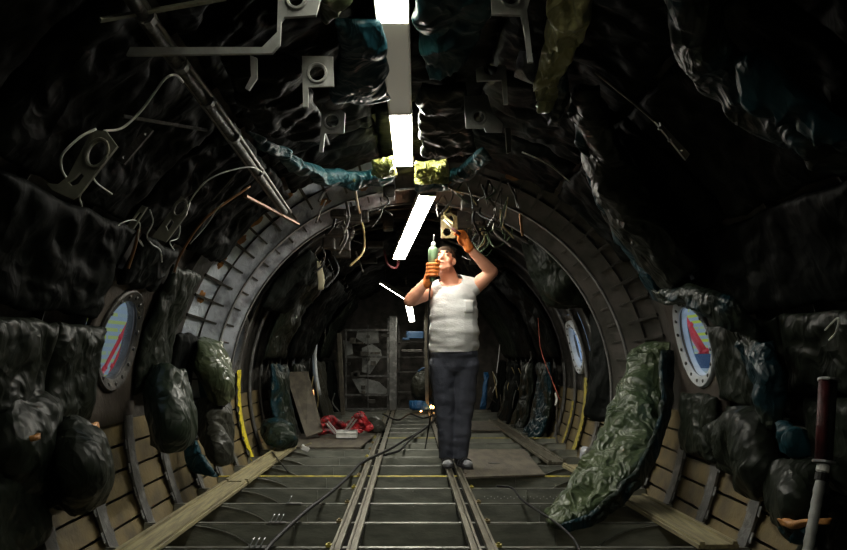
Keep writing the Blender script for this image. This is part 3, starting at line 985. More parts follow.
y0, y1 = span(-1, 0)
for i, (a, b, ya, yb, lab, m) in enumerate([
    (164, 190, 1.4, 2.35, 'puffed dark quilt at the very left edge, level with the window', 'quilt'),
    (164, 178, 2.4, 2.92, 'upper puffed quilt left of the left window', 'quilt'),
    (164, 180, 2.94, 3.38, 'glossy dark quilt touching the brown plate left of the left window', 'quilt'),
    (178.5, 196, 2.4, 2.88, 'lower puffed quilt below and left of the left window', 'quilt'),
    (180.5, 192, 2.9, 3.32, 'bulging quilt corner under the left end of the left window plate', 'quilt_b'),
    (191, 214, 1.5, 2.45, 'stuffed dark quilt in the bottom left corner', 'quilt'),
    (147, 156, 3.37, 3.85, 'dark quilt just above the left oval window', 'quilt_b'),
    (150, 177, 3.92, 4.42, 'smooth black green quilt right of the left oval window', 'quilt'),
    (164, 178, 4.44, 4.86, 'narrow dark quilt between the left window and the bright ring', 'quilt_b'),
    (5, 17, 2.3, 3.1, 'dark quilt panel on the near right wall above the wrapped pole', 'quilt'),
    (-8, 4.5, 2.3, 3.0, 'puffed green black quilt behind the wrapped pole', 'quilt'),
    (2, 17, 3.12, 3.85, 'dark quilt to the right of the right oval window', 'quilt'),
    (24, 33, 3.86, 4.4, 'dark quilt above the right oval window', 'quilt_b'),
    (-11, 1, 3.15, 3.8, 'stuffed dark quilt under and right of the right window', 'quilt'),
    (-10, 2.5, 3.88, 4.36, 'square quilted pad directly under the right oval window', 'quilt'),
    (-26, -9, 2.25, 2.95, 'rounded olive black bundle at the lower right corner', 'quilt'),
    (5, 30, 1.3, 2.25, 'black quilt at the very right edge', 'quilt_b'),
    (-30, 4, 1.4, 2.2, 'dark stuffed quilt at the right edge beside the wrapped pole', 'quilt')]):
    sd += 1
    big = .075 if 'puffed' in lab or 'stuffed' in lab or 'bulging' in lab or 'rounded' in lab else .05
    wall_quilt('insulation_blanket', lab, a, b, ya, yb, M[m], r=1.585, thick=big * .5, fold=.015, freq=4, seed=sd, n=(44, 44), edge=.14)

# drop shaped glossy bag blanket right of the left window
drape('hanging_bag', 'tall glossy dark green bag hanging below the quilt, right of the left window',
      [[at(148, 366, 4.05), at(166, 364, 3.95), at(184, 368, 4.1)], [at(146, 395, 4.0), at(168, 395, 3.85), at(190, 396, 4.15)],
       [at(147, 425, 3.95), at(170, 427, 3.8), at(195, 428, 4.1)], [at(152, 446, 3.95), at(172, 452, 3.85), at(190, 446, 4.1)]],
      M['quilt_g'], cat='bag', thick=0.040, fold=0.024, freq=2.25, st=(1, 1, .35), seed=41, n=(51, 39), edge=.4)
# bottom left bundles
drape('hanging_bag', 'knotted black bag bulging over the bottom left hull bay, under a white cord',
      [[at(50, 425, 3.15), at(72, 415, 3.0), at(88, 428, 3.2)], [at(42, 450, 3.1), at(75, 447, 2.85), at(104, 455, 3.2)],
       [at(44, 480, 3.1), at(76, 480, 2.8), at(110, 478, 3.15)], [at(52, 505, 3.1), at(80, 513, 2.95), at(100, 503, 3.1)]],
      M['quilt'], cat='bag', thick=0.051, fold=0.034, freq=3.00, st=(1, 1, .5), seed=42, n=(48, 45), edge=.4)
drape('insulation_blanket', 'large sagging black quilt at the left edge over the nearest hull frame',
      [[at(-30, 385, 2.75), at(10, 390, 2.75), at(52, 400, 3.1)], [at(-30, 430, 2.65), at(12, 432, 2.6), at(60, 432, 3.0)],
       [at(-30, 470, 2.65), at(10, 476, 2.65), at(48, 468, 2.95)], [at(-30, 510, 2.7), at(8, 506, 2.75), at(38, 492, 2.95)]],
      M['quilt'], thick=0.045, fold=0.041, freq=2.62, seed=43, n=(51, 51), edge=.35)
tag(MB().box(at(66, 446, 2.82), (.045, .03, .075), Matrix.Rotation(.25, 3, 'Y')).build('foam_block', M['beige'], bevel=.008), 'small beige foam block stuck on the bottom left bag', 'block')
drape('tape_strip', 'orange tape strip across the black quilts at the lower left', [[at(24, 431, 2.62), at(34, 434, 2.6), at(42, 432, 2.63)], [at(24, 437, 2.62), at(34, 440, 2.6), at(42, 438, 2.63)]],
      M['orange_t'], cat='tape', thick=.006, fold=.004, n=(9, 21), seed=3)
drape('tape_strip', 'orange tape strip at the left end of the bay under the left window', [[at(83, 425, 3.15), at(90, 424, 3.2), at(97, 421, 3.3)], [at(84, 433, 3.15), at(91, 432, 3.2), at(98, 428, 3.3)]],
      M['orange_t'], cat='tape', thick=.008, fold=.004, n=(12, 21), seed=4)
wire('rope_loop', 'white cord looped over the bottom left black bag', [at(74, 452, 2.8), at(81, 446, 2.8), at(90, 446, 2.82), at(88, 452, 2.8), at(79, 456, 2.78), at(80, 466, 2.78), at(84, 467, 2.78)], .0045, M['wire_w'], 'cord')

# left: folded drape under the bright ring, and its neighbours
drape('insulation_blanket', 'bunched olive green blanket hanging at the foot of the bright bare ring',
      [[at(184, 340, 4.9), at(200, 336, 4.9), at(218, 342, 5.1)], [at(190, 362, 4.8), at(207, 358, 4.7), at(228, 365, 5.0)],
       [at(205, 385, 4.8), at(217, 382, 4.7), at(229, 386, 4.9)], [at(214, 405, 4.85), at(222, 404, 4.8), at(230, 403, 4.9)]],
      M['quilt_o'], thick=0.040, fold=0.047, freq=3.75, seed=51, n=(51, 42))
drape('insulation_blanket', 'teal blanket edge behind the bunched olive blanket on the left',
      [[at(184, 346, 5.0), at(190, 350, 4.95)], [at(190, 375, 5.0), at(203, 374, 4.9)], [at(203, 402, 5.0), at(214, 398, 4.9)]],
      M['teal'], thick=0.017, fold=0.027, freq=3.75, seed=52, n=(39, 18))
drape('insulation_blanket', 'grey brown crumpled blanket hanging beside the yellow frame strip on the left',
      [[at(194, 402, 4.95), at(210, 398, 4.85), at(228, 404, 5.0)], [at(197, 425, 4.85), at(215, 424, 4.75), at(233, 426, 4.95)],
       [at(203, 446, 4.75), at(218, 446, 4.65), at(234, 448, 4.9)], [at(214, 464, 4.7), at(224, 466, 4.65), at(234, 462, 4.8)]],
      M['brown_q'], thick=0.022, fold=0.034, freq=3.75, st=(1, 1, .7), seed=53, n=(51, 39))
drape('insulation_blanket', 'teal cloth end drooping on the left hull below the grey brown blanket',
      [[at(186, 436, 4.7), at(198, 442, 4.6)], [at(188, 458, 4.6), at(206, 460, 4.5)], [at(196, 474, 4.55), at(218, 476, 4.5)]],
      M['teal'], thick=0.022, fold=0.027, freq=3.00, seed=54, n=(36, 24))

# ---- right: big green blanket hooked on the wall and trailing on the floor
drape('insulation_blanket', 'large shiny olive green blanket hanging from the right wall down onto the floor beams',
      [[at(636, 350, 4.85), at(650, 343, 4.75), at(668, 344, 4.7)],
       [at(624, 385, 4.75), at(645, 380, 4.6), at(668, 380, 4.55)],
       [at(604, 425, 4.6), at(632, 420, 4.4), at(662, 418, 4.4)],
       [at(584, 462, 4.35), at(614, 460, 4.2), at(650, 456, 4.15)],
       [at(566, 492, 4.1), at(592, 496, 3.95), at(624, 490, 3.95)],
       [at(550, 508, 3.95), at(568, 518, 3.8), at(594, 514, 3.78)],
       [at(543, 512, 3.9), at(550, 524, 3.75), at(562, 530, 3.68)]],
      M['quilt_r'], thick=.025, fold=.045, freq=4.12, st=(1, 1, .7), seed=61, n=(110, 66), edge=.1)
drape('insulation_blanket', 'blue green lining edge along the right side of the large olive blanket',
      [[at(663, 350, 4.55), at(672, 352, 4.65)], [at(662, 400, 4.35), at(672, 402, 4.5)], [at(650, 445, 4.1), at(661, 449, 4.25)],
       [at(622, 486, 3.85), at(634, 492, 3.95)], [at(590, 512, 3.72), at(602, 520, 3.78)], [at(560, 526, 3.66), at(570, 534, 3.66)]],
      M['mixed'], thick=0.017, fold=0.016, freq=4.50, seed=62, n=(90, 15))

# ---- right: long curtain blanket falling from the ceiling to the window, and beyond
drape('insulation_blanket', 'long dark blanket curtain falling along the right bare ring down to the right window',
      [[wp(572, 88, 1.52), wp(584, 84, 1.5), wp(602, 84, 1.52)], [wp(585, 150, 1.52), wp(600, 148, 1.46), wp(622, 142, 1.52)],
       [wp(604, 205, 1.52), wp(622, 202, 1.45), wp(650, 195, 1.52)], [wp(630, 250, 1.54), wp(652, 246, 1.46), wp(682, 236, 1.54)],
       [wp(655, 292, 1.56), wp(676, 284, 1.48), wp(704, 268, 1.56)]],
      M['quilt'], thick=0.028, fold=0.041, freq=3.00, seed=63, n=(75, 39))
drape('insulation_blanket', 'narrow teal strip along the left edge of the long right curtain',
      [[wp(572, 92, 1.5), wp(577, 91, 1.49)], [wp(584, 150, 1.5), wp(591, 150, 1.48)], [wp(603, 205, 1.5), wp(611, 205, 1.48)], [wp(628, 252, 1.5), wp(637, 252, 1.48)], [wp(652, 290, 1.53), wp(662, 290, 1.5)]],
      M['teal'], thick=0.017, fold=0.027, freq=4.50, seed=64, n=(66, 12))
drape('insulation_blanket', 'dark blanket roll sloping over the top of the right oval window',
      [[wp(650, 288, 1.52), wp(655, 300, 1.54)], [wp(690, 288, 1.45), wp(695, 306, 1.48)], [wp(726, 300, 1.45), wp(724, 320, 1.48)],
       [wp(752, 322, 1.5), wp(744, 340, 1.52)], [wp(762, 350, 1.5), wp(750, 364, 1.52)]],
      M['mixed'], thick=0.040, fold=0.041, freq=3.38, seed=65, n=(66, 27))
drape('insulation_blanket', 'blue black blanket band hanging down right of the right oval window',
      [[wp(748, 335, 1.5), wp(760, 340, 1.47), wp(772, 342, 1.5)], [wp(755, 365, 1.5), wp(766, 366, 1.45), wp(778, 368, 1.5)],
       [wp(762, 395, 1.5), wp(772, 396, 1.46), wp(784, 396, 1.5)], [wp(764, 425, 1.5), wp(774, 428, 1.46), wp(786, 424, 1.5)]],
      M['mixed'], thick=0.028, fold=0.041, freq=3.75, st=(1, 1, .6), seed=66, n=(51, 24))
drape('insulation_blanket', 'olive black blanket swag sagging over the lower right hull bays',
      [[wp(706, 425, 1.5), wp(740, 408, 1.46), wp(772, 410, 1.5)], [wp(712, 448, 1.48), wp(745, 440, 1.4), wp(776, 440, 1.48)],
       [wp(732, 470, 1.48), wp(756, 468, 1.4), wp(776, 472, 1.48)], [wp(744, 494, 1.5), wp(754, 498, 1.46), wp(764, 496, 1.5)]],
      M['quilt'], thick=0.034, fold=0.041, freq=3.00, seed=67, n=(51, 45))
drape('insulation_blanket', 'teal pleated cloth bunch between the swag and the lower right bundle',
      [[wp(778, 424, 1.44), wp(790, 424, 1.42), wp(802, 426, 1.44)], [wp(780, 440, 1.44), wp(792, 442, 1.4), wp(806, 442, 1.44)], [wp(782, 456, 1.44), wp(794, 458, 1.4), wp(806, 456, 1.44)]],
      M['teal'], thick=0.017, fold=0.034, freq=6.75, st=(1, 1, .3), seed=68, n=(33, 36))
drape('insulation_blanket', 'rounded dark green bundle left of the wrapped pole in the lower right corner',
      [[wp(770, 462, 1.46), wp(795, 456, 1.42), wp(825, 460, 1.46)], [wp(766, 485, 1.44), wp(795, 484, 1.34), wp(828, 484, 1.44)],
       [wp(768, 508, 1.44), wp(795, 512, 1.34), wp(826, 508, 1.44)], [wp(782, 532, 1.46), wp(798, 538, 1.42), wp(818, 532, 1.46)]],
      M['quilt'], thick=0.034, fold=0.034, freq=3.00, seed=69, n=(51, 45), edge=.4)
drape('tape_strip', 'orange tape wound around the lower right bundle beside the wrapped pole', [[wp(780, 521, 1.33), wp(798, 518, 1.29), wp(826, 512, 1.33)], [wp(784, 528, 1.33), wp(800, 526, 1.29), wp(824, 520, 1.33)]],
      M['orange_t'], cat='tape', thick=.01, fold=.006, n=(12, 36), seed=5)
drape('insulation_blanket', 'teal cloth end under the orange tape in the lower right corner',
      [[wp(782, 528, 1.36), wp(806, 524, 1.35)], [wp(788, 545, 1.38), wp(812, 542, 1.36)]], M['teal'], thick=0.017, fold=0.027, seed=70, n=(24, 30))

# ---- upper right: long teal blanket hanging along the ceiling
drape('insulation_blanket', 'long grey green blanket edge sweeping down across the upper right, below the teal strip',
      [[wp(668, -20, 1.45), wp(682, -20, 1.42), wp(702, -20, 1.45)], [wp(684, 40, 1.46), wp(702, 36, 1.41), wp(722, 26, 1.45)],
       [wp(712, 82, 1.46), wp(728, 74, 1.41), wp(748, 66, 1.45)], [wp(752, 118, 1.47), wp(766, 110, 1.42), wp(782, 102, 1.45)],
       [wp(806, 148, 1.48), wp(815, 138, 1.43), wp(826, 128, 1.46)], [wp(850, 175, 1.5), wp(858, 160, 1.46), wp(866, 148, 1.48)]],
      M['mixed'], thick=0.045, fold=0.041, freq=4, seed=71, n=(90, 30))
drape('insulation_blanket', 'crumpled teal blanket strip reaching the right edge of the ceiling',
      [[wp(738, 52, 1.42), wp(752, 50, 1.4)], [wp(752, 84, 1.42), wp(780, 76, 1.4)], [wp(778, 110, 1.42), wp(812, 98, 1.4)],
       [wp(815, 132, 1.43), wp(838, 118, 1.41)], [wp(860, 152, 1.44), wp(872, 140, 1.42)]],
      M['teal'], thick=0.038, fold=0.041, freq=5, seed=72, n=(66, 33))
# shiny olive flap hanging at top centre right
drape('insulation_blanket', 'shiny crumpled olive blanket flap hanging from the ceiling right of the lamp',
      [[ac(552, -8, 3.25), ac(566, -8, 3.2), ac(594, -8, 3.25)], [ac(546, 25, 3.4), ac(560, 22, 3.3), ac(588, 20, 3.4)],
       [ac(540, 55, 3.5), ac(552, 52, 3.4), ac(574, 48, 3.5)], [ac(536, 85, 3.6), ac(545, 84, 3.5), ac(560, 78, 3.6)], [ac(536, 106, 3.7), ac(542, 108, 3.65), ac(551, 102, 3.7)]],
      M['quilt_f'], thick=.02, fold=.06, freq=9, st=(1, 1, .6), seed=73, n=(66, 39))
drape('insulation_blanket', 'dark blue green tail hanging beside the shiny olive flap',
      [[ac(560, 60, 3.75), ac(568, 60, 3.75)], [ac(556, 95, 3.8), ac(566, 92, 3.8)], [ac(549, 122, 3.85), ac(560, 124, 3.85)]], M['mixed'], thick=0.022, fold=0.027, seed=74, n=(33, 18))
# teal pieces round the lamp
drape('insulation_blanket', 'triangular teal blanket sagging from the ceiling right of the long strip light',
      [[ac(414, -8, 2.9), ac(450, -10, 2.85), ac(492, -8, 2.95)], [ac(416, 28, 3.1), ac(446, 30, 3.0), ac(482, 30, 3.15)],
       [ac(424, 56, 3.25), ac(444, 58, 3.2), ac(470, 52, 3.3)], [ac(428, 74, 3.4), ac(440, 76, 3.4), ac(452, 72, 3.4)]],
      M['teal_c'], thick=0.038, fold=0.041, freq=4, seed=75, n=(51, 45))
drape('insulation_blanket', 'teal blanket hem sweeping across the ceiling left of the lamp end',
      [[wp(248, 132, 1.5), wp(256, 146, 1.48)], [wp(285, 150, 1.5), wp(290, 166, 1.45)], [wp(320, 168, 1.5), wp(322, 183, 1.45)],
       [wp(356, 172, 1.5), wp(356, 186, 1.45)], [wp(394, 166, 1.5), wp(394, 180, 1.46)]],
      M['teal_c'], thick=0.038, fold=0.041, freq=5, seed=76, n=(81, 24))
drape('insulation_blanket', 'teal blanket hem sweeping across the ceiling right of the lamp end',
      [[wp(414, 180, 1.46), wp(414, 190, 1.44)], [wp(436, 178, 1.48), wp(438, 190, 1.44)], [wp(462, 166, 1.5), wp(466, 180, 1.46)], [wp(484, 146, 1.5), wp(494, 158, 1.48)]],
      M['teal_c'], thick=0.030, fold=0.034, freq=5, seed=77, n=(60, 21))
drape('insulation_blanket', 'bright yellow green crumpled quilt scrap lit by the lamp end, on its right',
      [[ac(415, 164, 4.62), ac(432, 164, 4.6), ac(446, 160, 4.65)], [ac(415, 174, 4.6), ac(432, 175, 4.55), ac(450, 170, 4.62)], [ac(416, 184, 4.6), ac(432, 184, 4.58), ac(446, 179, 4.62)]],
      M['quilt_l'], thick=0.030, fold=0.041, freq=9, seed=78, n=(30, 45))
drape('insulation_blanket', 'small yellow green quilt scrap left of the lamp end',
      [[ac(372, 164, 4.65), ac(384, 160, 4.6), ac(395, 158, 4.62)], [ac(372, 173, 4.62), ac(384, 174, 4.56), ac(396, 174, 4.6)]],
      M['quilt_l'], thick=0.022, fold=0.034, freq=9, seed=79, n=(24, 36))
drape('insulation_blanket', 'olive blanket corner at the top edge left of the long strip light',
      [[ac(316, -10, 2.95), ac(334, -10, 2.9), ac(352, -10, 2.95)], [ac(320, 4, 3.0), ac(336, 4, 2.95), ac(350, -2, 3.0)], [ac(322, 16, 3.1), ac(328, 17, 3.1), ac(336, 12, 3.1)]],
      M['quilt_o'], thick=0.022, fold=0.027, freq=7, seed=80, n=(27, 33))
drape('insulation_blanket', 'broad dark blue quilt on the ceiling left of the long strip light',
      [[ac(335, 22, 3.35), ac(360, 20, 3.3), ac(384, 22, 3.35)], [ac(336, 60, 3.6), ac(360, 60, 3.5), ac(386, 60, 3.6)], [ac(332, 100, 3.9), ac(360, 104, 3.85), ac(388, 100, 3.9)]],
      M['teal'], thick=0.030, fold=0.034, freq=4, seed=81, n=(45, 39))
drape('insulation_blanket', 'dark quilt on the ceiling between the grey brackets and the left bare ring',
      [[ac(222, 60, 3.2), ac(250, 55, 3.1), ac(296, 55, 3.2)], [ac(236, 100, 3.6), ac(270, 98, 3.4), ac(315, 100, 3.6)], [ac(262, 132, 3.9), ac(292, 136, 3.8), ac(330, 140, 3.9)]],
      M['quilt_b'], thick=0.030, fold=0.041, freq=4, seed=82, n=(45, 45))
drape('insulation_blanket', 'black padded quilt on the ceiling right of the lamp, beside the small brackets',
      [[ac(420, 85, 3.9), ac(445, 84, 3.8), ac(466, 84, 3.9)], [ac(418, 120, 4.2), ac(445, 120, 4.1), ac(470, 122, 4.2)], [ac(420, 152, 4.5), ac(445, 156, 4.4), ac(476, 150, 4.5)]],
      M['quilt'], thick=0.030, fold=0.041, freq=4, seed=83, n=(45, 45))

# ---- wall under window 2 left: yellow strip frames
def arc_strip(name, label, th0, th1, y, dy, r, m, ragged=0, cat='strip'):
    mb = MB(); n = 40
    for i in range(n + 1):
        t = th0 + (th1 - th0) * i / n
        rg = ragged * noise.noise(V((i * .7, y, 0)))
        for (rr, d) in ((r, -dy + rg), (r, dy), (r + .006, dy), (r + .006, -dy + rg)): mb.v.append(pol(t, rr, y + d))
    for i in range(n):
        for j in range(4): mb.f.append([i * 4 + j, i * 4 + (j + 1) % 4, i * 4 + 4 + (j + 1) % 4, i * 4 + 4 + j])
    mb.f.append([0, 1, 2, 3]); mb.f.append([n * 4 + 3, n * 4 + 2, n * 4 + 1, n * 4])
    return tag(mb.build(name, m), label, cat)


YEL = mat('yellow_tape', (.75, .62, .03), (.5, .42, .05), .5, 0, 20, .2, 40, lo=.5, hi=.6)
arc_strip('yellow_strip', 'bright yellow strip on the hull frame under the second left window', 174, 206, FRH + 6 * FD, .045, 1.592, YEL, .08)
arc_strip('yellow_strip', 'dull yellow strip on the hull frame under the second right window', -24, 3, FRH + 7 * FD, .05, 1.592, M['yellow_metal'], .05)
arc_strip('yellow_strip', 'thin yellow strip on the hull frame beyond the second right window', -24, -6, FRH + 8 * FD, .03, 1.592, M['yellow_metal'], .03)

# ============================================================ REAR SECTION DRAPES
rear = [('L', 6.0, 7.05, 'first'), ('L', 7.1, 7.9, ''), ('L', 8.0, 8.8, ''), ('L', 9.0, 9.8, ''), ('L', 10.4, 11.2, ''), ('L', 11.3, 12.2, ''),
        ('R', 8.0, 8.8, ''), ('R', 8.9, 9.6, ''), ('R', 9.7, 10.5, ''), ('R', 10.6, 11.4, ''), ('R', 11.5, 12.3, '')]
for i, (s, ya, yb, _) in enumerate(rear):
    r = 1.5 - .05 * (i % 3)
    lo, hi = (172, 212) if s == 'L' else (-32, 8)
    if i == 0: lo, hi = 128, 152
    m = ['quilt_b', 'mixed', 'quilt', 'quilt_b', 'brown_q'][i % 5]
    lab = 'creased %s blanket hanging on the rear %s wall, %s from the man' % ({'quilt_b': 'black', 'mixed': 'teal and green', 'quilt': 'dark', 'brown_q': 'grey brown'}[m], 'left' if s == 'L' else 'right', ORD[i - 1 if s == 'L' else i - 6])
    wall_quilt('insulation_blanket', 'dark blanket on the upper left hull just behind the bare ring' if i == 0 else lab, lo, hi, ya, yb, M[m], r=r,
               group=None if i == 0 else 'hanging blankets on the rear %s wall' % ('left' if s == 'L' else 'right'),
               thick=.06, fold=.05, freq=3.5, st=(1, 1, .3), seed=90 + i, n=(40, 24))
for i, (a, b, ya, yb) in enumerate([(128, 170, 7.1, 8.2), (128, 170, 8.3, 9.4), (130, 170, 9.6, 10.4), (130, 170, 11.0, 12.2), (100, 126, 7.0, 8.4), (100, 126, 8.6, 10.4), (100, 126, 10.5, 12.2),
                                    (54, 80, 7.2, 8.6), (54, 80, 8.7, 10.4), (54, 80, 10.5, 12.2), (10, 52, 7.7, 8.8), (10, 52, 8.9, 10.2), (10, 52, 10.3, 12.2), (81, 99, 6.6, 8.4), (81, 99, 8.5, 10.4), (81, 99, 10.5, 12.2)]):
    wall_quilt('insulation_blanket', 'nearly black sagging blanket in the rear vault, %s, %s' % ({128: 'upper left', 130: 'upper left', 100: 'left of centre', 54: 'right of centre', 10: 'upper right', 81: 'centre'}[a], 'nearest section' if ya < 7.8 else 'last section' if ya > 10.2 and not (ya == 10.3 and False) else 'section between Y'.replace(' between Y', ' midway' if ya < 9 else ' three quarters back')), a, b, ya, yb, M['quilt_b' if i % 3 else 'quilt'], r=1.54 - .04 * (i % 2),
               group='sagging blankets in the rear vault', thick=.05, fold=.05, freq=3, seed=120 + i, n=(30, 24))
drape('insulation_blanket', 'large dark blanket hanging in front of the second right window, on its left',
      [[at(522, 215, 6.5), at(550, 210, 6.3), at(582, 235, 6.5)], [at(526, 255, 6.5), at(560, 250, 6.2), at(600, 262, 6.3)],
       [at(536, 285, 6.5), at(568, 288, 6.2), at(606, 285, 6.2)], [at(548, 305, 6.6), at(575, 308, 6.4), at(600, 305, 6.3)]],
      M['quilt'], thick=.09, fold=.05, freq=3.5, seed=140, n=(40, 34))
drape('insulation_blanket', 'dark pleated blanket hanging between the second right window and the bare ring',
      [[at(592, 315, 6.15), at(604, 312, 6.05), at(618, 315, 6.0)], [at(590, 350, 6.1), at(604, 350, 6.0), at(622, 350, 5.9)],
       [at(590, 385, 6.0), at(606, 388, 5.85), at(624, 388, 5.75)], [at(584, 415, 5.9), at(600, 420, 5.75), at(615, 418, 5.7)]],
      M['quilt_b'], thick=.06, fold=.04, freq=4, st=(1, 1, .3), seed=141, n=(40, 24))
drape('plastic_wrap', 'pale crumpled wrap poking out beside the far end of the right board',
      [[at(584, 445, 5.55), at(591, 447, 5.5)], [at(583, 458, 5.55), at(590, 460, 5.5)], [at(586, 470, 5.5), at(592, 470, 5.5)]], M['plastic'], cat='wrap', thick=.03, fold=.02, freq=8, seed=142, n=(18, 12))
drape('insulation_blanket', 'blue cloth strip hanging behind the man at knee height on the right',
      [[at(484, 372, 11.4), at(489, 372, 11.4)], [at(483, 388, 11.3), at(488, 388, 11.3)], [at(480, 409, 11.2), at(486, 409, 11.2)]], M['bluesheet'], thick=.03, fold=.01, seed=143, n=(18, 8))
drape('insulation_blanket', 'blue black cloth heap on the left floor edge beside the leaning plank',
      [[at(262, 424, 6.9), at(276, 422, 6.8), at(290, 430, 6.9)], [at(262, 436, 6.7), at(280, 436, 6.6), at(296, 440, 6.8)], [at(268, 446, 6.6), at(282, 448, 6.5), at(296, 446, 6.7)]],
      M['mixed'], thick=.09, fold=.04, freq=4, seed=144, n=(26, 28))

# ============================================================ BULKHEAD SHELVING
e = thing('rear_rack', 'open grey metal rack with torn white panels against the rear bulkhead', 'rack', (-.8, 11.7, 0))
for (px0, py0, px1, py1, wd) in [(388, 318, 388, 408, .03), (346, 330, 346, 410, .02), (368, 325, 368, 408, .02)]:
    MB().bar(at(px0, py0, 11.7), at(px1, py1, 11.7), wd, wd, V((0, 1, 0))).build('upright', M['frame'], e)
for (x0, x1, y) in [(345, 392, 330), (345, 388, 357), (345, 388, 376), (345, 392, 395), (342, 440, 409)]:
    MB().bar(at(x0, y, 11.65), at(x1, y, 11.65), .03, .03).build('crossbar', M['frame'], e)
for j, (pts) in enumerate([[(358, 329), (378, 329), (379, 343), (366, 344), (356, 338)], [(362, 348), (372, 344), (381, 350), (382, 356), (370, 374), (362, 372)],
                           [(352, 379), (364, 378), (379, 382), (388, 390), (386, 394), (360, 393), (356, 386)], [(343, 340), (352, 342), (353, 354), (345, 356)]]):
    c = at(368, 360, 11.8)
    mb = plate([(p[0], p[1]) for p in pts], [], lambda a, b: at(a, b, 11.75), .01, V((0, 1, 0)))
    mb.build('torn_panel', M['bracket_w'], e)
for j in range(14):
    x, y = random.uniform(347, 386), random.uniform(332, 405)
    MB().box(at(x, y, 11.6), (random.uniform(.05, .16), .08, random.uniform(.03, .1))).build('unit_box', M['frame_d' if j % 3 else 'pipe'], e, bevel=.005)
tag(MB().bar(at(393, 316, 11.2), at(393, 410, 11.2), .12, .08, V((0, 1, 0))).build('bulkhead_post', M['frame'], bevel=.008), 'pale grey vertical post in the middle of the rear bulkhead', 'post')
tag(MB().bar(at(339, 333, 10.4), at(343, 415, 10.4), .06, .04, V((0, 1, 0))).build('wooden_post', M['ply'], bevel=.004), 'slim wooden upright leaning in front of the rear rack', 'post')
tag(MB().bar(at(426, 298, 11.1), at(427, 411, 11.1), .055, .05, V((0, 1, 0))).build('wooden_post', M['ply'], bevel=.004), 'slim pale upright just left of the man', 'post')
tag(MB().tube(cat_rom([at(321, 322, 10.6), at(315, 345, 10.4), at(315, 370, 10.2), at(319, 395, 10.1)], 16), .035, 10).build('pale_duct', M['white_metal'], smooth=True), 'pale curved duct on the rear left wall', 'duct')
e = thing('equipment_shelf', 'dark shelf unit with a blue case, right of the bulkhead post', 'shelf', at(413, 405, 11.9))
for y in (342, 357, 372, 392): MB().box(at(413, y, 11.9), (.5, .2, .02)).build('shelf_board', M['frame_d'], e)
for x in (399, 424): MB().bar(at(x, 325, 11.9), at(x, 408, 11.9), .02, .02, V((0, 1, 0))).build('upright', M['frame_d'], e)
tag(MB().box(at(415, 335, 11.8), (.28, .2, .12)).box(at(406, 339, 11.8), (.12, .2, .04)).build('blue_case', M['bluef'], bevel=.01), 'small blue case on the top of the rear shelf', 'case')
tag(MB().box(at(412, 351, 11.8), (.34, .2, .05)).build('dark_case', M['frame_d'], bevel=.01), 'flat dark case on the middle of the rear shelf', 'case')

# ============================================================ BRACKETS, BARS, CONDUITS
def br(name, label, outer, holes, Y, m, tilt=0, lug=True, cat='bracket', pend=.012):
    c = outer[0]
    Y = min([Y] + [wp(p[0], p[1], 1.42).y for p in outer])
    e = thing(name, label, cat, at(*c, Y))
    mb = plate(outer, holes, lambda a, b: at(a, b, Y), pend, V((0, 1, 0)))
    plt = mb.build('plate', M[m], e)
    for h in holes[:1]:
        if len(h) >= 12:
            cx = sum(p[0] for p in h) / len(h); cy = sum(p[1] for p in h) / len(h)
            pts = [at(cx + (p[0] - cx) * 1.12, cy + (p[1] - cy) * 1.12, Y - .004) for p in h]
            MB().tube(pts, .006, 6, closed=True).build('hole_rim', M[m], plt)
    # bolts at the corners
    b = MB()
    xs = [p[0] for p in outer]; ys = [p[1] for p in outer]
    return e


br('p_shaped_bracket', 'grey P shaped ceiling bracket with a round hole, left of the lamp', [(302, 56), (333, 56), (334, 86), (308, 87), (308, 107), (303, 107)], [circ(317, 73, 8)], 3.5, 'bracket_w')
br('p_shaped_bracket', 'smaller grey P shaped bracket with a round hole, below the first left one', [(322, 104), (328, 110), (334, 111), (340, 109), (345, 113), (344, 133), (325, 133), (323, 152), (319, 152), (321, 128)], [circ(332, 121, 7)], 4.0, 'bracket_w')
br('gusset_bracket', 'large grey angled bracket at the top edge with a long bar to its left', [(278, -8), (322, -8), (316, 15), (284, 17), (281, 22), (280, 44), (272, 53), (126, 55), (130, 47), (262, 47), (277, 32)], [circ(296, -1, 8)], 2.85, 'bracket_w', tilt=.0)
br('p_shaped_bracket', 'grey bracket with long leg at the top edge, right of the lamp', [(491, -8), (532, -8), (527, 10), (530, 34), (533, 62), (528, 62), (525, 35), (521, 15), (492, 14)], [circ(511, -3, 8)], 2.9, 'bracket_w')
br('p_shaped_bracket', 'grey square bracket with a U notch and a leg, right of the lamp', [(476, 69), (483, 66), (485, 73), (491, 76), (496, 73), (498, 65), (506, 65), (508, 104), (504, 104), (502, 80), (477, 81)], [], 3.75, 'bracket_w')
br('p_shaped_bracket', 'wide grey bracket with a round hole above the hanging wires', [(464, 96), (488, 95), (492, 112), (503, 124), (502, 132), (486, 132), (484, 128), (466, 128)], [circ(479, 117, 6)], 4.1, 'bracket_w')
br('drop_plate', 'narrow grey plate hanging under the wide bracket', [(505, 128), (511, 128), (511, 152), (507, 153)], [], 4.3, 'bracket')
br('gusset_bracket', 'small bent grey bracket below the long bar', [(250, 55), (257, 58), (257, 78), (249, 90), (245, 88), (251, 76)], [], 3.1, 'bracket_w')
br('long_slotted_bracket', 'large olive plate bracket with one big oval hole on the upper left', [(92, 130), (106, 131), (117, 146), (78, 196), (72, 199), (52, 190), (46, 183), (58, 184), (68, 176)],
   [circ(97, 153, 9, 13, a0=.45), [(74, 178), (80, 172), (84, 176), (78, 184), (72, 186), (68, 182)]], 2.75, 'bracket')
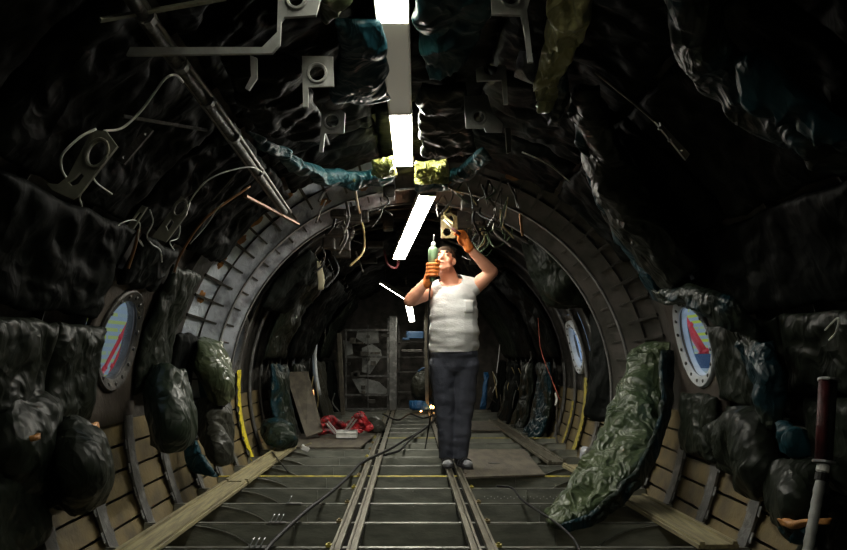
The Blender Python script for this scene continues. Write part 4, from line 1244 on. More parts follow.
br('long_slotted_bracket', 'olive plate bracket with an oval hole and a slot, above the left window', [(181, 196), (190, 202), (186, 215), (166, 242), (152, 237), (163, 222)],
   [circ(180, 208, 5, 8, a0=.55), [(166, 226), (171, 219), (174, 222), (168, 231)]], 3.3, 'bracket')
br('drilled_strip', 'dark drilled strip beside the large olive bracket', [(148, 126), (153, 130), (124, 164), (116, 160)], [circ(146, 134, 1.8, n=8), circ(124, 157, 1.8, n=8)], 2.9, 'frame_d')
br('long_slotted_bracket', 'narrow olive bracket between the two olive plates on the left', [(142, 205), (147, 207), (133, 229), (127, 226)], [[(139, 212), (142, 213), (136, 221), (133, 220)]], 3.2, 'bracket')
br('drilled_strip', 'dark drilled strip on the upper right hull', [(655, 121), (660, 122), (690, 154), (686, 160)], [circ(660, 128, 1.5, n=8), circ(670, 140, 1.5, n=8), circ(681, 151, 1.5, n=8)], 3.3, 'bracket')
br('yellow_mount', 'tan mounting plate with two round holes behind the raised hand', [(441, 216), (450, 212), (457, 216), (458, 228), (455, 238), (441, 238)], [circ(450, 219, 3.8), circ(447, 232, 4)], 6.2, 'tan')
# bars
tag(MB().bar(ac(100, 20, 2.8), ac(226, -2, 2.9), .008, .014, V((0, 1, 0))).build('metal_bar', M['bracket']), 'thin pale metal bar crossing the top left corner', 'bar')
tag(MB().bar(ac(240, 168, 4.4), ac(212, 200, 4.3), .01, .01).build('metal_bar', M['frame_d']), 'short dark bar below the diagonal conduit', 'bar')
tag(MB().bar(ac(206, 130, 3.4), ac(122, 116, 3.1), .012, .01).build('metal_bar', M['frame_d']), 'dark bar beside the drilled strip on the upper left', 'bar')
e = thing('conduit_run', 'bundle of dark conduits running diagonally across the upper left', 'conduit', ac(130, 0, 2.75))
for (dx, dr) in ((0, .019), (9, .010), (-6, .008)):
    pts = [ac(120 + dx, -20, 2.6), ac(160 + dx, 40, 2.95), ac(205 + dx, 100, 3.5), ac(248 + dx * .8, 160, 4.2), ac(285 + dx * .6, 212, 4.9)]
    MB().tube(cat_rom(pts, 40), dr, 10).build('conduit', M['pipe' if dx else 'frame_d'], e, smooth=True)
for t in (.15, .35, .5, .66, .8):
    P = cat_rom([ac(122, -20, 2.6), ac(162, 40, 2.95), ac(207, 100, 3.5), ac(250, 160, 4.2), ac(287, 212, 4.9)], 41)
    c = P[int(t * 40)]; d = (P[int(t * 40) + 1] - c).normalized()
    MB().tube([c - d * .015, c + d * .015], .028, 10).build('clamp', M['frame'], e)
tag(MB().bar(ac(245, 196, 4.8), ac(298, 224, 4.9), .02, .012).build('copper_bar', M['copper']), 'short copper coloured bar end at the inner edge of the bright ring', 'bar')
wire('window_rod', 'slim bronze rod running up from the left window plate', [ac(128, 268, 3.3), ac(134, 250, 3.3), ac(139, 230, 3.35)], .007, M['copper'], 'rod')
wire('window_rod', 'slim bronze rod left of the bright ring', [ac(174, 272, 4.1), ac(182, 252, 4.1), ac(206, 218, 4.2), ac(250, 186, 4.4)], .006, M['copper'], 'rod')
# white wires upper left
for lab, P, r, m in [
    ('white wire curving from the conduit bundle to the large olive bracket', [(183, 82), (176, 75), (166, 78), (155, 92), (140, 112), (122, 128), (104, 131)], .005, 'wire_w'),
    ('white wire drooping left of the large olive bracket', [(96, 129), (82, 136), (68, 148), (61, 158), (62, 170), (68, 180)], .005, 'wire_w'),
    ('short white wire tail under the large olive bracket', [(84, 178), (88, 184), (80, 196), (82, 206)], .004, 'wire_w'),
    ('short white wire beside the slot of the large bracket', [(92, 176), (98, 184), (112, 194)], .004, 'wire_w'),
    ('white wire squiggle left of the second olive bracket', [(117, 226), (124, 222), (133, 220), (140, 224), (138, 238), (143, 246), (140, 240)], .0035, 'wire_w'),
    ('thin white wire loop hanging below the second olive bracket', [(150, 210), (153, 222), (147, 236), (152, 244), (160, 250), (162, 262)], .0035, 'wire_w'),
    ('thin white wire beside the second olive bracket', [(174, 222), (180, 226), (178, 238), (170, 242), (174, 250)], .0035, 'wire_w'),
    ('long thin wire arching to the second olive bracket', [(188, 204), (198, 190), (208, 180), (225, 172), (250, 167), (262, 172)], .004, 'wire_w'),
    ('thin silver wire beside the bronze rod', [(190, 244), (206, 226), (218, 208), (224, 202)], .003, 'wire_w')]:
    wire('thin_wire', lab, [wp(x, y, 1.40) for x, y in P], r * .75, M[m], 'wire')
wire('thin_wire', 'curled pale wire hanging on the teal blanket right of the lamp', [ac(431, 62, 3.1), ac(436, 70, 3.1), ac(445, 70, 3.1), ac(452, 62, 3.1), ac(451, 50, 3.1)], .005, M['tan'], 'wire')
wire('thin_wire', 'red wire hanging on the rear right wall', [ac(538, 318, 7.6), ac(541, 350, 7.5), ac(552, 380, 7.3), ac(560, 400, 7.2)], .004, M['wire_r'], 'wire')
wire('thin_wire', 'tan wire hanging from the ceiling left of the second lamp', [ac(354, 180, 6.2), ac(358, 205, 6.2), ac(364, 232, 6.2), ac(363, 252, 6.2), ac(350, 266, 6.2)], .009, M['wire_t'], 'wire')
wire('thin_wire', 'pale wire on the dark wall above the wrapped pole', [ac(825, 330, 2.6), ac(838, 318, 2.6), ac(836, 332, 2.6), ac(829, 340, 2.6)], .003, M['wire_w'], 'wire')
wire('thin_wire', 'thin dark pipe crossing the upper right hull', [wp(596, 72, 1.45), wp(640, 108, 1.45), wp(656, 122, 1.45)], .006, M['pipe'], 'wire')
wire('thin_wire', 'thin wire arching along the edge of the right bare ring', [wp(522, 152, 1.55), wp(548, 164, 1.55), wp(570, 182, 1.55)], .004, M['wire_w'], 'wire')

# wrapped vertical bundle and plastics right of the lamp
e = thing('wrapped_hose', 'thick bound hose hanging from the ceiling above the man, right of the wires', 'hose', at(515, 130, 5.0))
P = cat_rom([at(518, 118, 4.7), at(512, 150, 5.1), at(504, 178, 5.4), at(492, 202, 5.7), at(490, 216, 5.8)], 40)
MB().tube(P, [.034 + .010 * abs(math.sin(i * 1.3)) for i in range(40)], 12).build('wrap', M['wrap'], e, smooth=True)
for i in range(3, 39, 5):
    d = (P[i + 1 if i < 39 else i] - P[i - 1]).normalized()
    MB().tube([P[i] - d * .012, P[i] + d * .012], .05, 12).build('binding', M['tan'], e)
drape('plastic_wrap', 'clear crumpled plastic wrapped on the bracket leg right of the lamp',
      [[at(524, 42, 3.0), at(534, 44, 2.95)], [at(520, 60, 3.0), at(536, 62, 2.95)], [at(516, 78, 3.05), at(534, 84, 3.0)]], M['plastic'], cat='wrap', thick=.05, fold=.02, freq=9, seed=150, n=(26, 20))
drape('plastic_wrap', 'clear plastic scrap dangling above the wrapped hose',
      [[at(520, 138, 4.6), at(532, 142, 4.6)], [at(524, 150, 4.6), at(542, 152, 4.6)], [at(534, 160, 4.6), at(544, 162, 4.6)]], M['plastic'], cat='wrap', thick=.03, fold=.02, freq=9, seed=151, n=(20, 20))
drape('plastic_wrap', 'small white plastic knot on the dark upper right hull',
      [[at(598, 64, 3.2), at(606, 63, 3.2)], [at(603, 72, 3.2), at(612, 70, 3.2)]], M['plastic'], cat='wrap', thick=.015, fold=.008, freq=9, seed=152, n=(14, 14))

# ---- wire tangle above the man's raised hand
rnd = random.Random(3)
cols = ['wire_t', 'wire_g', 'clutter', 'wire_g', 'wire_b', 'wire_g', 'copper', 'pipe']
for i in range(34):
    cx, cy = rnd.uniform(462, 498), rnd.uniform(196, 246)
    Y = rnd.uniform(5.9, 6.5)
    P = []
    a0 = rnd.uniform(0, 6.3); rr = rnd.uniform(5, 15)
    for k in range(5):
        P.append(at(cx + rr * math.cos(a0 + k * .9) * (1 if k % 2 else .7), cy + rr * 1.2 * math.sin(a0 + k * .9), Y + rnd.uniform(-.15, .15)))
    wire('loose_wire', 'loose tangled wire loop in the wire knot right of the raised hand', P, rnd.choice([.003, .004, .0065]), M[cols[i % 8]], 'wire', 'wires tangled above the man', n=6)
for i in range(26):
    x = rnd.uniform(440, 530); y = rnd.uniform(176, 215); Y = min(wp(x, y, 1.47).y, 6.8); l = rnd.uniform(12, 40)
    P = [at(x, y, Y), at(x + rnd.uniform(-8, 8), y + l / 2, Y), at(x + rnd.uniform(-14, 14), y + l, Y + rnd.uniform(-.2, .2))]
    wire('hanging_cable', 'short cable dangling from the ceiling above the man', P, rnd.choice([.004, .006, .010]), M[['clutter', 'wire_t', 'clutter', 'wire_b', 'pipe', 'clutter', 'wire_g', 'copper'][i % 8]], 'cable', 'cables dangling above the man', n=6)
for i in range(20):
    x = rnd.uniform(318, 388); y = rnd.uniform(186, 270); Y = wp(x, y, 1.44).y; l = rnd.uniform(10, 36)
    P = [at(x, y, Y), at(x + rnd.uniform(-6, 6), y + l / 2, Y), at(x + rnd.uniform(-10, 10), y + l, Y + rnd.uniform(-.2, .2))]
    wire('hanging_cable', 'dark cable dangling from the rear ceiling left of the second strip light', P, rnd.choice([.004, .007, .010]), M[['wire_b', 'clutter', 'clutter', 'wire_b', 'pipe', 'clutter'][i % 6]], 'cable', 'cables dangling in the rear vault', n=6)
for i in range(26):
    x = rnd.choice([rnd.uniform(325, 392), rnd.uniform(440, 480)]); y = rnd.uniform(190, 262); Y = wp(x, y, 1.46).y
    e = thing('junction_box', 'small dark equipment box fixed under the rear ceiling', 'box', at(x, y, Y), 'equipment boxes under the rear ceiling')
    wx, wz = rnd.uniform(.06, .2), rnd.uniform(.05, .14)
    cs = MB().box(at(x, y, Y), (wx, .12, wz)).build('case', M['clutter'], e, bevel=.006)
    MB().box(at(x, y, Y) + V((0, -.065, 0)), (wx * .7, .012, wz * .6)).build('lid', M['clutter'], cs)
for i in range(14):
    y = 200 + i * 8.5; Y = 6.6 + i * .35
    x0 = 340 + i * 2; x1 = 470 - i * 2
    P = [wp(x0 - 10, y + 24 + i, 1.55), wp(x0 + 5, y + 10, 1.53), wp((x0 + x1) / 2, y, 1.52), wp(x1 - 5, y + 10, 1.53), wp(x1 + 8, y + 24 + i, 1.55)]
    yy_ = P[2].y
    P = [V((p.x, yy_, p.z)) if False else V((CX + (p.x - CX) * yy_ / p.y, yy_, CAMZ + (p.z - CAMZ) * yy_ / p.y)) for p in P]
    wire('cross_pipe', 'slim pipe crossing under the rear ceiling', P, .010, M['clutter'], 'pipe', 'pipes across the rear ceiling', n=8)
# pieces along the rear right wall
for i in range(22):
    x = rnd.uniform(490, 560); f = (x - 490) / 70; Y = 11 - 3.6 * f; y = rnd.uniform(340, 415 + f * 12); l = rnd.uniform(12, 34)
    P = [at(x, y, Y), at(x + rnd.uniform(-3, 5), y + l / 2, Y), at(x + rnd.uniform(-5, 5), y + l, Y)]
    wire('hanging_cable', 'frayed cable end hanging on the rear right wall', P, rnd.choice([.006, .01]), M[['pipe', 'wire_w', 'wire_b', 'frame', 'wire_t'][i % 5]], 'cable', 'cables on the rear right wall', n=6)
for i in range(22):
    x = rnd.uniform(262, 335); f = (335 - x) / 70; Y = 11 - 3.6 * f; y = rnd.uniform(300, 395 + f * 12); l = rnd.uniform(12, 40)
    P = [at(x, y, Y), at(x + rnd.uniform(-5, 3), y + l / 2, Y), at(x + rnd.uniform(-5, 5), y + l, Y)]
    wire('hanging_cable', 'frayed cable end hanging on the rear left wall', P, rnd.choice([.006, .01]), M[['pipe', 'wire_t', 'wire_b', 'frame', 'wire_w'][i % 5]], 'cable', 'cables on the rear left wall', n=6)
drape('card_flag', 'cream card tag dangling behind the bright ring on the left', [[at(318, 262, 6.5), at(322, 262, 6.5)], [at(317, 275, 6.5), at(324, 276, 6.5)], [at(317, 290, 6.5), at(323, 290, 6.5)]], M['beige'], cat='tag', thick=.004, fold=.004, n=(10, 8))
tag(MB().lathe(at(393, 206, 6.8), [(.04, 0), (.045, .02), (.02, .04)], (0, -1, .3)).build('round_fitting', M['white_metal'], smooth=True), 'round pale fitting on the ceiling left of the second lamp', 'fitting')
wire('lamp_flex', 'red and black flex at the far end of the second lamp', [at(399, 260, 6.85), at(396, 268, 6.9), at(388, 264, 6.9), at(384, 250, 6.9)], .012, M['red_d'], 'cord')

# ============================================================ FLOOR CABLES AND TOOLS
def gp(px, py, z=.012): return onfloor(px, py, z)


wire('power_cable', 'thick black cable running along the floor from the near edge to the red tools', [gp(262, 556), gp(275, 540), gp(305, 512), gp(325, 497), gp(345, 480), gp(360, 464), gp(375, 456), gp(392, 448), gp(405, 440), gp(425, 428), gp(436, 418)], .011, M['wire_b'], 'cable', seg=14)
wire('power_cable', 'thin black cable draped over the left rail towards the rear', [gp(385, 455), gp(400, 450), gp(412, 438), gp(430, 424), gp(436, 412)], .011, M['wire_b'], 'cable')
wire('power_cable', 'thin black cable across the middle beams left of the man', [gp(383, 414), gp(398, 420), gp(410, 414), gp(424, 418), gp(440, 412)], .012, M['wire_b'], 'cable')
wire('power_cable', 'thin cable crossing the beams in front of the olive blanket', [gp(497, 486), gp(512, 488), gp(522, 500), gp(540, 512), gp(560, 526), gp(574, 540), gp(582, 556)], .007, M['wire_b'], 'cable', seg=14)
wire('power_cable', 'short thin cable end on the left bay beside the boards', [gp(272, 452), gp(280, 462), gp(288, 472)], .006, M['wire_b'], 'cable')
# red tools
e = thing('tool_case', 'open white tool box lying on the plywood in front of the red cloth', 'box', gp(347, 440))
c = at(347, 437, 7.55)
MB().box(c, (.21, .16, .005)).box(c + V((0, -.08, .035)), (.21, .005, .07)).box(c + V((0, .08, .035)), (.21, .005, .07)).box(c + V((-.105, 0, .035)), (.005, .16, .07)).box(c + V((.105, 0, .035)), (.005, .16, .07)).build('tray', M['white'], e)
tray = children_of(e)[-1]
MB().box(c + V((0, -.085, .05)), (.215, .012, .012)).build('rim', M['white'], tray, bevel=.003)
for s, (x0, y0, x1, y1) in enumerate([(337, 434, 325, 420), (344, 434, 357, 416)]):
    e = thing('steel_jaw_tool', 'steel armed tool leaning %s out of the white box' % ('left' if s == 0 else 'right'), 'tool', at(x0, y0, 7.5))
    for q in (-.018, .018):
        MB().bar(at(x0, y0, 7.5) + V((q, 0, 0)), at(x1, y1, 7.5) + V((q, 0, 0)), .018, .014, V((0, 1, 0))).build('arm', M['steel'], e, bevel=.003)
    MB().ell(at(x1, y1, 7.5), (.04, .03, .03)).build('grip', M['red'], e, smooth=True)
for lab, P, sdn in [('red cloth bundle left of the white box', [[(318, 418), (330, 415), (342, 420)], [(317, 428), (330, 427), (345, 430)], [(322, 434), (332, 436), (342, 435)]], 1),
                    ('red cloth bundle behind the white box', [[(338, 424), (350, 422), (362, 424)], [(338, 430), (350, 430), (366, 430)], [(340, 435), (350, 437), (362, 434)]], 2),
                    ('red cloth bundle right of the white box', [[(352, 418), (360, 413), (366, 418)], [(352, 424), (362, 423), (372, 426)], [(356, 430), (364, 431), (368, 430)]], 3)]:
    drape('red_cloth', lab, [[at(x, y, 7.75) for x, y in r] for r in P], M['red'], cat='cloth', thick=.015, fold=.04, freq=10, jit=.05, seed=160 + sdn, n=(22, 24))
e = thing('white_sack', 'pale sack lying on the floor behind the red cloth', 'sack', at(376, 428, 8.2))
sheet([[at(366, 418, 8.3), at(374, 417, 8.3), at(380, 421, 8.3)], [at(366, 426, 8.2), at(376, 425, 8.1), at(384, 428, 8.2)], [at(368, 431, 8.1), at(376, 432, 8.1), at(384, 431, 8.1)]], thick=.06, fold=.02, seed=9, n=(18, 20)).build('sack_body', M['brown_q'], e, smooth=True)
# hanging grey bag on blue base beside the man
e = thing('round_duffel', 'rounded grey bag standing beside the man, left of his knees', 'bag', at(422, 404, 11.3))
MB().ell(at(422, 387, 11.3), (.18, .16, .25), nu=24, nv=16).build('bag_body', M['brown_q'], e, smooth=True)
MB().tube(cat_rom([at(418, 372, 11.2), at(424, 368, 11.2), at(430, 371, 11.2)], 10), .014, 8).build('top_strap', M['bluef'], e, smooth=True)
drape('blue_cloth', 'dark blue cloth under the rounded grey bag', [[at(410, 401, 11.3), at(420, 401, 11.1), at(432, 401, 11.3)], [at(410, 409, 11.1), at(420, 410, 11.0), at(434, 409, 11.1)]], M['bluesheet'], cat='cloth', thick=.04, fold=.02, seed=165, n=(12, 22))
e = thing('work_light', 'small glowing orange work light on the floor by the grey bag', 'lamp', at(432, 411, 11.0))
MB().lathe(at(432, 411, 11.0), [(.045, 0), (.045, .03), (.02, .04)]).build('base', M['frame_d'], e)
MB().ell(at(432, 407, 11.0), .03).build('bulb', M['bulb'], e, smooth=True)
MB().ell(at(421, 411, 11.0), .013).build('bulb', M['bulb'], e, smooth=True)
e = thing('amber_light', 'small amber lamp glowing beside the leaning plank', 'lamp', at(313, 394, 7.9))
MB().tube([at(313, 399, 7.9), at(312, 390, 7.9)], .018, 8).build('bulb', emit('amber', (1, .4, .1), 3), e)
MB().tube([at(313, 402, 7.9), at(313, 398, 7.9)], .024, 8).build('socket', M['frame_d'], e)

# wrapped pole at the right
e = thing('wrapped_pole', 'tall pole in red and black foam with white taped lower half, right edge', 'pole', at(808, 546, 2.6))
A, B, C_ = at(829, 380, 2.35), at(824, 462, 2.3), at(806, 560, 2.22)
MB().tube([A + V((-.015, 0, 0)), B + V((-.012, 0, 0))], .017, 14).build('red_sleeve', M['red_d'], e, smooth=True)
MB().tube([A + V((.016, .01, 0)), B + V((.016, .01, 0))], .016, 14).build('black_sleeve', M['wire_b'], e, smooth=True)
P = cat_rom([B, C_], 24)
MB().tube(P, [.0155 + .0012 * math.sin(i * 2.1) for i in range(24)], 12).build('taped_shaft', M['bracket_w'], e, smooth=True)
for (p, q) in ((A, 0), (B, 1)):
    MB().lathe(p, [(.034, -.004), (.034, .004)], (B - A), 16).build('ring', M['steel'], e)
MB().tube([B.lerp(C_, .03), B.lerp(C_, .1)], .019, 12).build('white_label', M['sealw'], e)
MB().tube([B.lerp(C_, .12), B.lerp(C_, .2)], .019, 12).build('black_grip', M['wire_b'], e)


# ============================================================ THE MAN
YM = 5.68


def mp(px, py, dy=0.0): return at(px, py, YM + dy)


def baked(mb, name, m, voxel, smooth_it=2, parent=None, post=None, label=None):
    """closed overlapping limbs grown together into one continuous skin"""
    me = bpy.data.meshes.new('tmp'); me.from_pydata([tuple(p) for p in mb.v], [], mb.f); me.update()
    bm = bmesh.new(); bm.from_mesh(me); bmesh.ops.recalc_face_normals(bm, faces=bm.faces); bm.to_mesh(me); bm.free()
    o = bpy.data.objects.new('tmp', me); COL.objects.link(o)
    r = o.modifiers.new('r', 'REMESH'); r.mode = 'VOXEL'; r.voxel_size = voxel
    s = o.modifiers.new('s', 'SMOOTH'); s.factor = .5; s.iterations = smooth_it
    dg = bpy.context.evaluated_depsgraph_get()
    me2 = bpy.data.meshes.new_from_object(o.evaluated_get(dg))
    bpy.data.objects.remove(o)
    me2.name = name; me2.materials.clear(); me2.materials.append(M[m])
    if post:
        bm = bmesh.new(); bm.from_mesh(me2); post(bm); bm.to_mesh(me2); bm.free()
    for p in me2.polygons: p.use_smooth = True
    ob = bpy.data.objects.new(name, me2); COL.objects.link(ob)
    if parent is not None:
        ob.parent = parent; ob.matrix_parent_inverse = Matrix.Translation(-parent.location)
    if label: ob['label'] = label
    return ob


def oriented(c, d, rad):
    """ellipsoid rotation with local z along d"""
    z = V(d).normalized(); x = z.cross(V((0, 1, 0)))
    if x.length < 1e-3: x = V((1, 0, 0))
    x.normalize(); y = z.cross(x)
    return Matrix((x, y, z)).transposed()


man = thing('person', 'man in a grey sleeveless shirt and dark trousers reaching up with both gloved hands', 'person', (mp(454, 465).x, YM, -.002))

# joints
hipL, hipR = mp(442, 362), mp(466, 362)           # image left / image right
kneeL, kneeR = mp(445, 410, -.02), mp(463, 412, -.01)
ankL, ankR = mp(448, 455, 0), mp(460, 457, -.005)
shL, shR = mp(431, 291, .0), mp(475, 287, .02)
elL, elR = mp(410, 301, -.16), mp(492, 272, -.05)
wrL, wrR = mp(427, 281, -.22), mp(469, 248, -.14)
neck0, neck1 = mp(452, 285, .02), mp(448, 272, .0)
HC = mp(444.5, 261.5, -.02)
# head frame: looks up and towards the image left
yaw, pit = R_(-14), R_(24)
F0 = V((math.sin(yaw), -math.cos(yaw), 0)); Sx = V((math.cos(yaw), math.sin(yaw), 0))
Fh = F0 * math.cos(pit) + V((0, 0, 1)) * math.sin(pit)
Uh = V((0, 0, 1)) * math.cos(pit) - F0 * math.sin(pit)
HR = Matrix((Sx, Fh, Uh)).transposed()
HS = 1.0


def hd(s, f, u): return HC + (Sx * s + Fh * f + Uh * u) * HS


def he(mb, s, f, u, rs, rf, ru): mb.ell(hd(s, f, u), (rs * HS, rf * HS, ru * HS), HR, 20, 14)


b = MB()
# torso core
b.ell(mp(454, 355, 0), (.175, .12, .12)); b.ell(mp(454, 338, -.03), (.18, .145, .14)); b.ell(mp(454, 318, -.02), (.18, .14, .16)); b.ell(mp(453.5, 300, 0), (.18, .125, .13))
b.cap(shL, .062, mp(446, 290, .02), .075); b.cap(shR, .062, mp(460, 288, .02), .075)
b.cap(mp(453, 292, .02), .085, neck1, .058); b.cap(neck0, .07, hd(0, -.02, -.05), .058)
# arms
b.cap(shL, .062, elL, .050); b.cap(elL, .050, elL.lerp(wrL, .35), .050); b.cap(elL.lerp(wrL, .3), .049, wrL, .033)
b.cap(shR, .062, elR, .050); b.cap(elR, .048, elR.lerp(wrR, .35), .047); b.cap(elR.lerp(wrR, .3), .046, wrR, .032)
b.ell(shL.lerp(elL, .4), (.058, .058, .06)); b.ell(shR.lerp(elR, .4), (.06, .058, .062))
# legs
b.cap(hipL, .085, kneeL, .055); b.cap(kneeL, .055, ankL, .038); b.cap(hipR, .085, kneeR, .055); b.cap(kneeR, .055, ankR, .038)
for an, dx in ((ankL, -.01), (ankR, .05)):
    toe = V((an.x + dx, an.y - .15, .028)); heel = V((an.x - dx * .2, an.y + .03, .032))
    b.cap(V((an.x, an.y, .10)), .036, heel, .032); b.cap(heel, .03, toe, .026)
# head
he(b, 0, -.018, .03, .077, .097, .092)
he(b, 0, .02, -.03, .064, .07, .08)
he(b, 0, .045, -.088, .034, .032, .026)
he(b, .033, .052, -.03, .03, .03, .032); he(b, -.033, .052, -.03, .03, .03, .032)
he(b, .04, .02, -.075, .03, .045, .028); he(b, -.04, .02, -.075, .03, .045, .028)
he(b, 0, .072, .036, .052, .018, .012)
b.cap(hd(0, .078, .022), .009 * HS, hd(0, .104, -.022), .014 * HS, 12); he(b, .013, .092, -.026, .010, .011, .008); he(b, -.013, .092, -.026, .010, .011, .008)
he(b, 0, .078, -.052, .027, .013, .0065); he(b, 0, .074, -.066, .024, .013, .0075)
for q in (-1, 1):
    he(b, q * .076, -.012, .0, .010, .018, .030); he(b, q * .082, -.018, .006, .009, .012, .024)
    he(b, q * .03, .070, .012, .016, .011, .011)
body = baked(b, 'body', 'body', .0075, 3, man)
# face details
for q in (-1, 1):
    e = MB(); e.ell(hd(q * .03, .0795, .012), (.0115 * HS, .004 * HS, .0045 * HS), HR, 12, 8); e.build('eye', 'eye', man, smooth=True)
    e = MB(); e.ell(hd(q * .031, .088, .034), (.021 * HS, .005 * HS, .0045 * HS), HR, 12, 8); e.build('eyebrow', 'hair', man, smooth=True)
e = MB(); e.ell(hd(0, .0885, -.059), (.020 * HS, .005 * HS, .003 * HS), HR, 12, 8); e.build('mouth', 'lip', man, smooth=True)
# hair: short cap, behind the forehead
h = MB(); he(h, 0, -.020, .050, .083, .096, .086); he(h, 0, -.05, .0, .077, .062, .07); he(h, .0, .012, .082, .06, .05, .035)
def hair_post(bm):
    for v in bm.verts:
        v.co += v.normal * .004 * noise.noise(v.co * 55)
baked(h, 'hair', 'hair', .007, 2, man, hair_post)

# shirt
s = MB()
s.ell(mp(454, 345, -.005), (.202, .16, .14)); s.ell(mp(454, 332, -.03), (.200, .162, .19)); s.ell(mp(454, 316, -.02), (.197, .156, .19)); s.ell(mp(453.5, 304, 0), (.192, .14, .16))
s.cap(mp(434, 291, .0), .074, mp(447, 287, .02), .085); s.cap(mp(473, 287, .02), .074, mp(459, 285, .02), .085)
s.cap(mp(454, 300, 0), .15, mp(454, 340, -.02), .165)
s.cap(mp(453, 340, -.01), .155, mp(453, 352, 0), .165)
wsh = mp(454, 352).z


def shirt_post(bm):
    def cut(co, no):
        g = bm.verts[:] + bm.edges[:] + bm.faces[:]
        bmesh.ops.bisect_plane(bm, geom=g, plane_co=co, plane_no=no, clear_outer=True)
    cut(V((0, 0, wsh)), V((0, 0, -1)))
    cut(mp(430, 290), V((-1, 0, .25)))
    cut(mp(478, 286), V((1, 0, .3)))
    # neckline
    nc, nr = mp(450.5, 278.5, -.04), .088
    dl = [v for v in bm.verts if ((v.co - nc).length < nr and v.co.z > nc.z - .075)]
    bmesh.ops.delete(bm, geom=dl, context='VERTS')
    zr = mp(0, 300).z
    for v in bm.verts:
        p = v.co
        tw = math.sin(p.z * 70 + 3 * noise.noise(V((p.x * 5, p.y * 5, p.z * 4))) + p.x * 9)
        low = max(0, min(1, (zr - p.z) / .3))
        v.co = p + v.normal * (.0022 * tw * low + .007 * noise.noise(V((p.x * 4, p.y * 4, p.z * 9 + 4))) + .0045 * noise.noise(V((p.x * 7, p.y * 7, p.z * 34))))


so = baked(s, 'sleeveless_shirt', 'shirt', .0085, 3, man, shirt_post)
so.modifiers.new('cloth', 'SOLIDIFY').thickness = .004
# chest pocket
pk = []
for (x, y) in ((464, 300), (475, 301), (475, 313), (464, 313)):
    pk.append((x, y))
dg = bpy.context.evaluated_depsgraph_get(); dg.update()
def on_mesh(o, px, py, lift=.004):
    ev = o.evaluated_get(dg)
    d = (at(px, py, 1) - V((0, 0, CAMZ))).normalized(); org = V((0, 0, CAMZ))
    mi = (o.matrix_parent_inverse and (o.parent.matrix_world @ o.matrix_parent_inverse)) if o.parent else Matrix()
    inv = Matrix.Translation(o.parent.location) @ o.matrix_parent_inverse
    inv = inv.inverted()
    ok, loc, nrm, _ = o.ray_cast(inv @ org, d)
    if not ok: return None
    return inv.inverted() @ loc - d * lift
mb = MB(); n = 6; ok = True; G = []
for i in range(n):
    for j in range(n):
        p = on_mesh(so, 464.5 + 10 * j / (n - 1), 300 + 13 * i / (n - 1), .007)
        if p is None: ok = False; p = mp(465, 305, -.17)
        G.append(p)
mb.v = G
for i in range(n - 1):
    for j in range(n - 1): mb.f.append([i * n + j, (i + 1) * n + j, (i + 1) * n + j + 1, i * n + j + 1])
po = mb.build('chest_pocket', 'shirt', so, smooth=True)
po.modifiers.new('cloth', 'SOLIDIFY').thickness = .003

# trousers
t = MB()
t.ell(mp(454, 353, 0), (.190, .145, .085)); t.ell(mp(454, 362, .01), (.19, .14, .12))
t.cap(mp(442, 366), .108, mp(444.5, 400, -.01), .085); t.cap(mp(444.5, 400, -.01), .078, mp(448, 459, .01), .064)
t.cap(mp(466, 366), .108, mp(464, 400, -.0), .085); t.cap(mp(464, 400, 0), .076, mp(460, 460, -.01), .062)


def trouser_post(bm):
    def cut(co, no):
        g = bm.verts[:] + bm.edges[:] + bm.faces[:]
        bmesh.ops.bisect_plane(bm, geom=g, plane_co=co, plane_no=no, clear_outer=True)
    cut(V((0, 0, .055)), V((0, 0, -1)))
    cut(V((0, 0, mp(0, 349.5).z)), V((0, 0, 1)))
    for v in bm.verts:
        p = v.co
        v.co = p + v.normal * (.016 * noise.noise(V((p.x * 9, p.y * 9, p.z * 5))) + .008 * noise.noise(V((p.x * 12, p.y * 12, p.z * 22))))


to = baked(t, 'trousers', 'jeans', .0095, 3, man, trouser_post)
to.modifiers.new('cloth', 'SOLIDIFY').thickness = .004

# sandals and socks
for an, dx in ((ankL, -.01), (ankR, .05)):
    toe = V((an.x + dx, an.y - .15, .030)); heel = V((an.x - dx * .2, an.y + .03, .034))
    k = MB(); k.cap(V((an.x, an.y, .11)), .041, heel, .037); k.cap(heel, .036, toe, .031)
    k.ell(toe + V((0, .02, 0)), (.042, .05, .026))
    baked(k, 'sock', 'sock', .006, 2, man)
    d = (toe - heel).normalized()
    e = MB()
    N = 24; mbv = []
    sdv = V((d.y, -d.x, 0)).normalized()
    for zz in (0.0, .016):
        for i in range(N):
            a = 2 * PI * i / N
            c = heel.lerp(toe, .55); L = (toe - heel).length / 2 + .045
            w_ = .047 + .008 * math.cos(a)
            p = c + d * math.cos(a) * L + sdv * math.sin(a) * w_; p.z = .001 + zz
            e.v.append(p)
    for i in range(N): e.f.append([i, (i + 1) % N, N + (i + 1) % N, N + i])
    e.f.append(list(reversed(range(N)))); e.f.append([N + i for i in range(N)])
    sole = e.build('sandal_sole', 'sandal', man)
    for f in (.35, .62, .86):
        c = heel.lerp(toe, f); c.z = .02
        P = [c + sdv * .046 * math.cos(a) + V((0, 0, .050 * math.sin(a))) for a in [PI * i / 10 for i in range(11)]]
        for j in range(2):
            pass
        q = MB()
        for i in range(10): q.bar(P[i], P[i + 1], .024, .005, up=(P[i] + P[i + 1] - c * 2))
        q.build('sandal_strap', 'sandal', sole)

# ---- gloves
def finger(mb, pts, r0, r1):
    n_ = len(pts) - 1
    for i in range(n_):
        a, c = r0 + (r1 - r0) * i / n_, r0 + (r1 - r0) * (i + 1) / n_
        mb.cap(pts[i], a, pts[i + 1], c, 12)


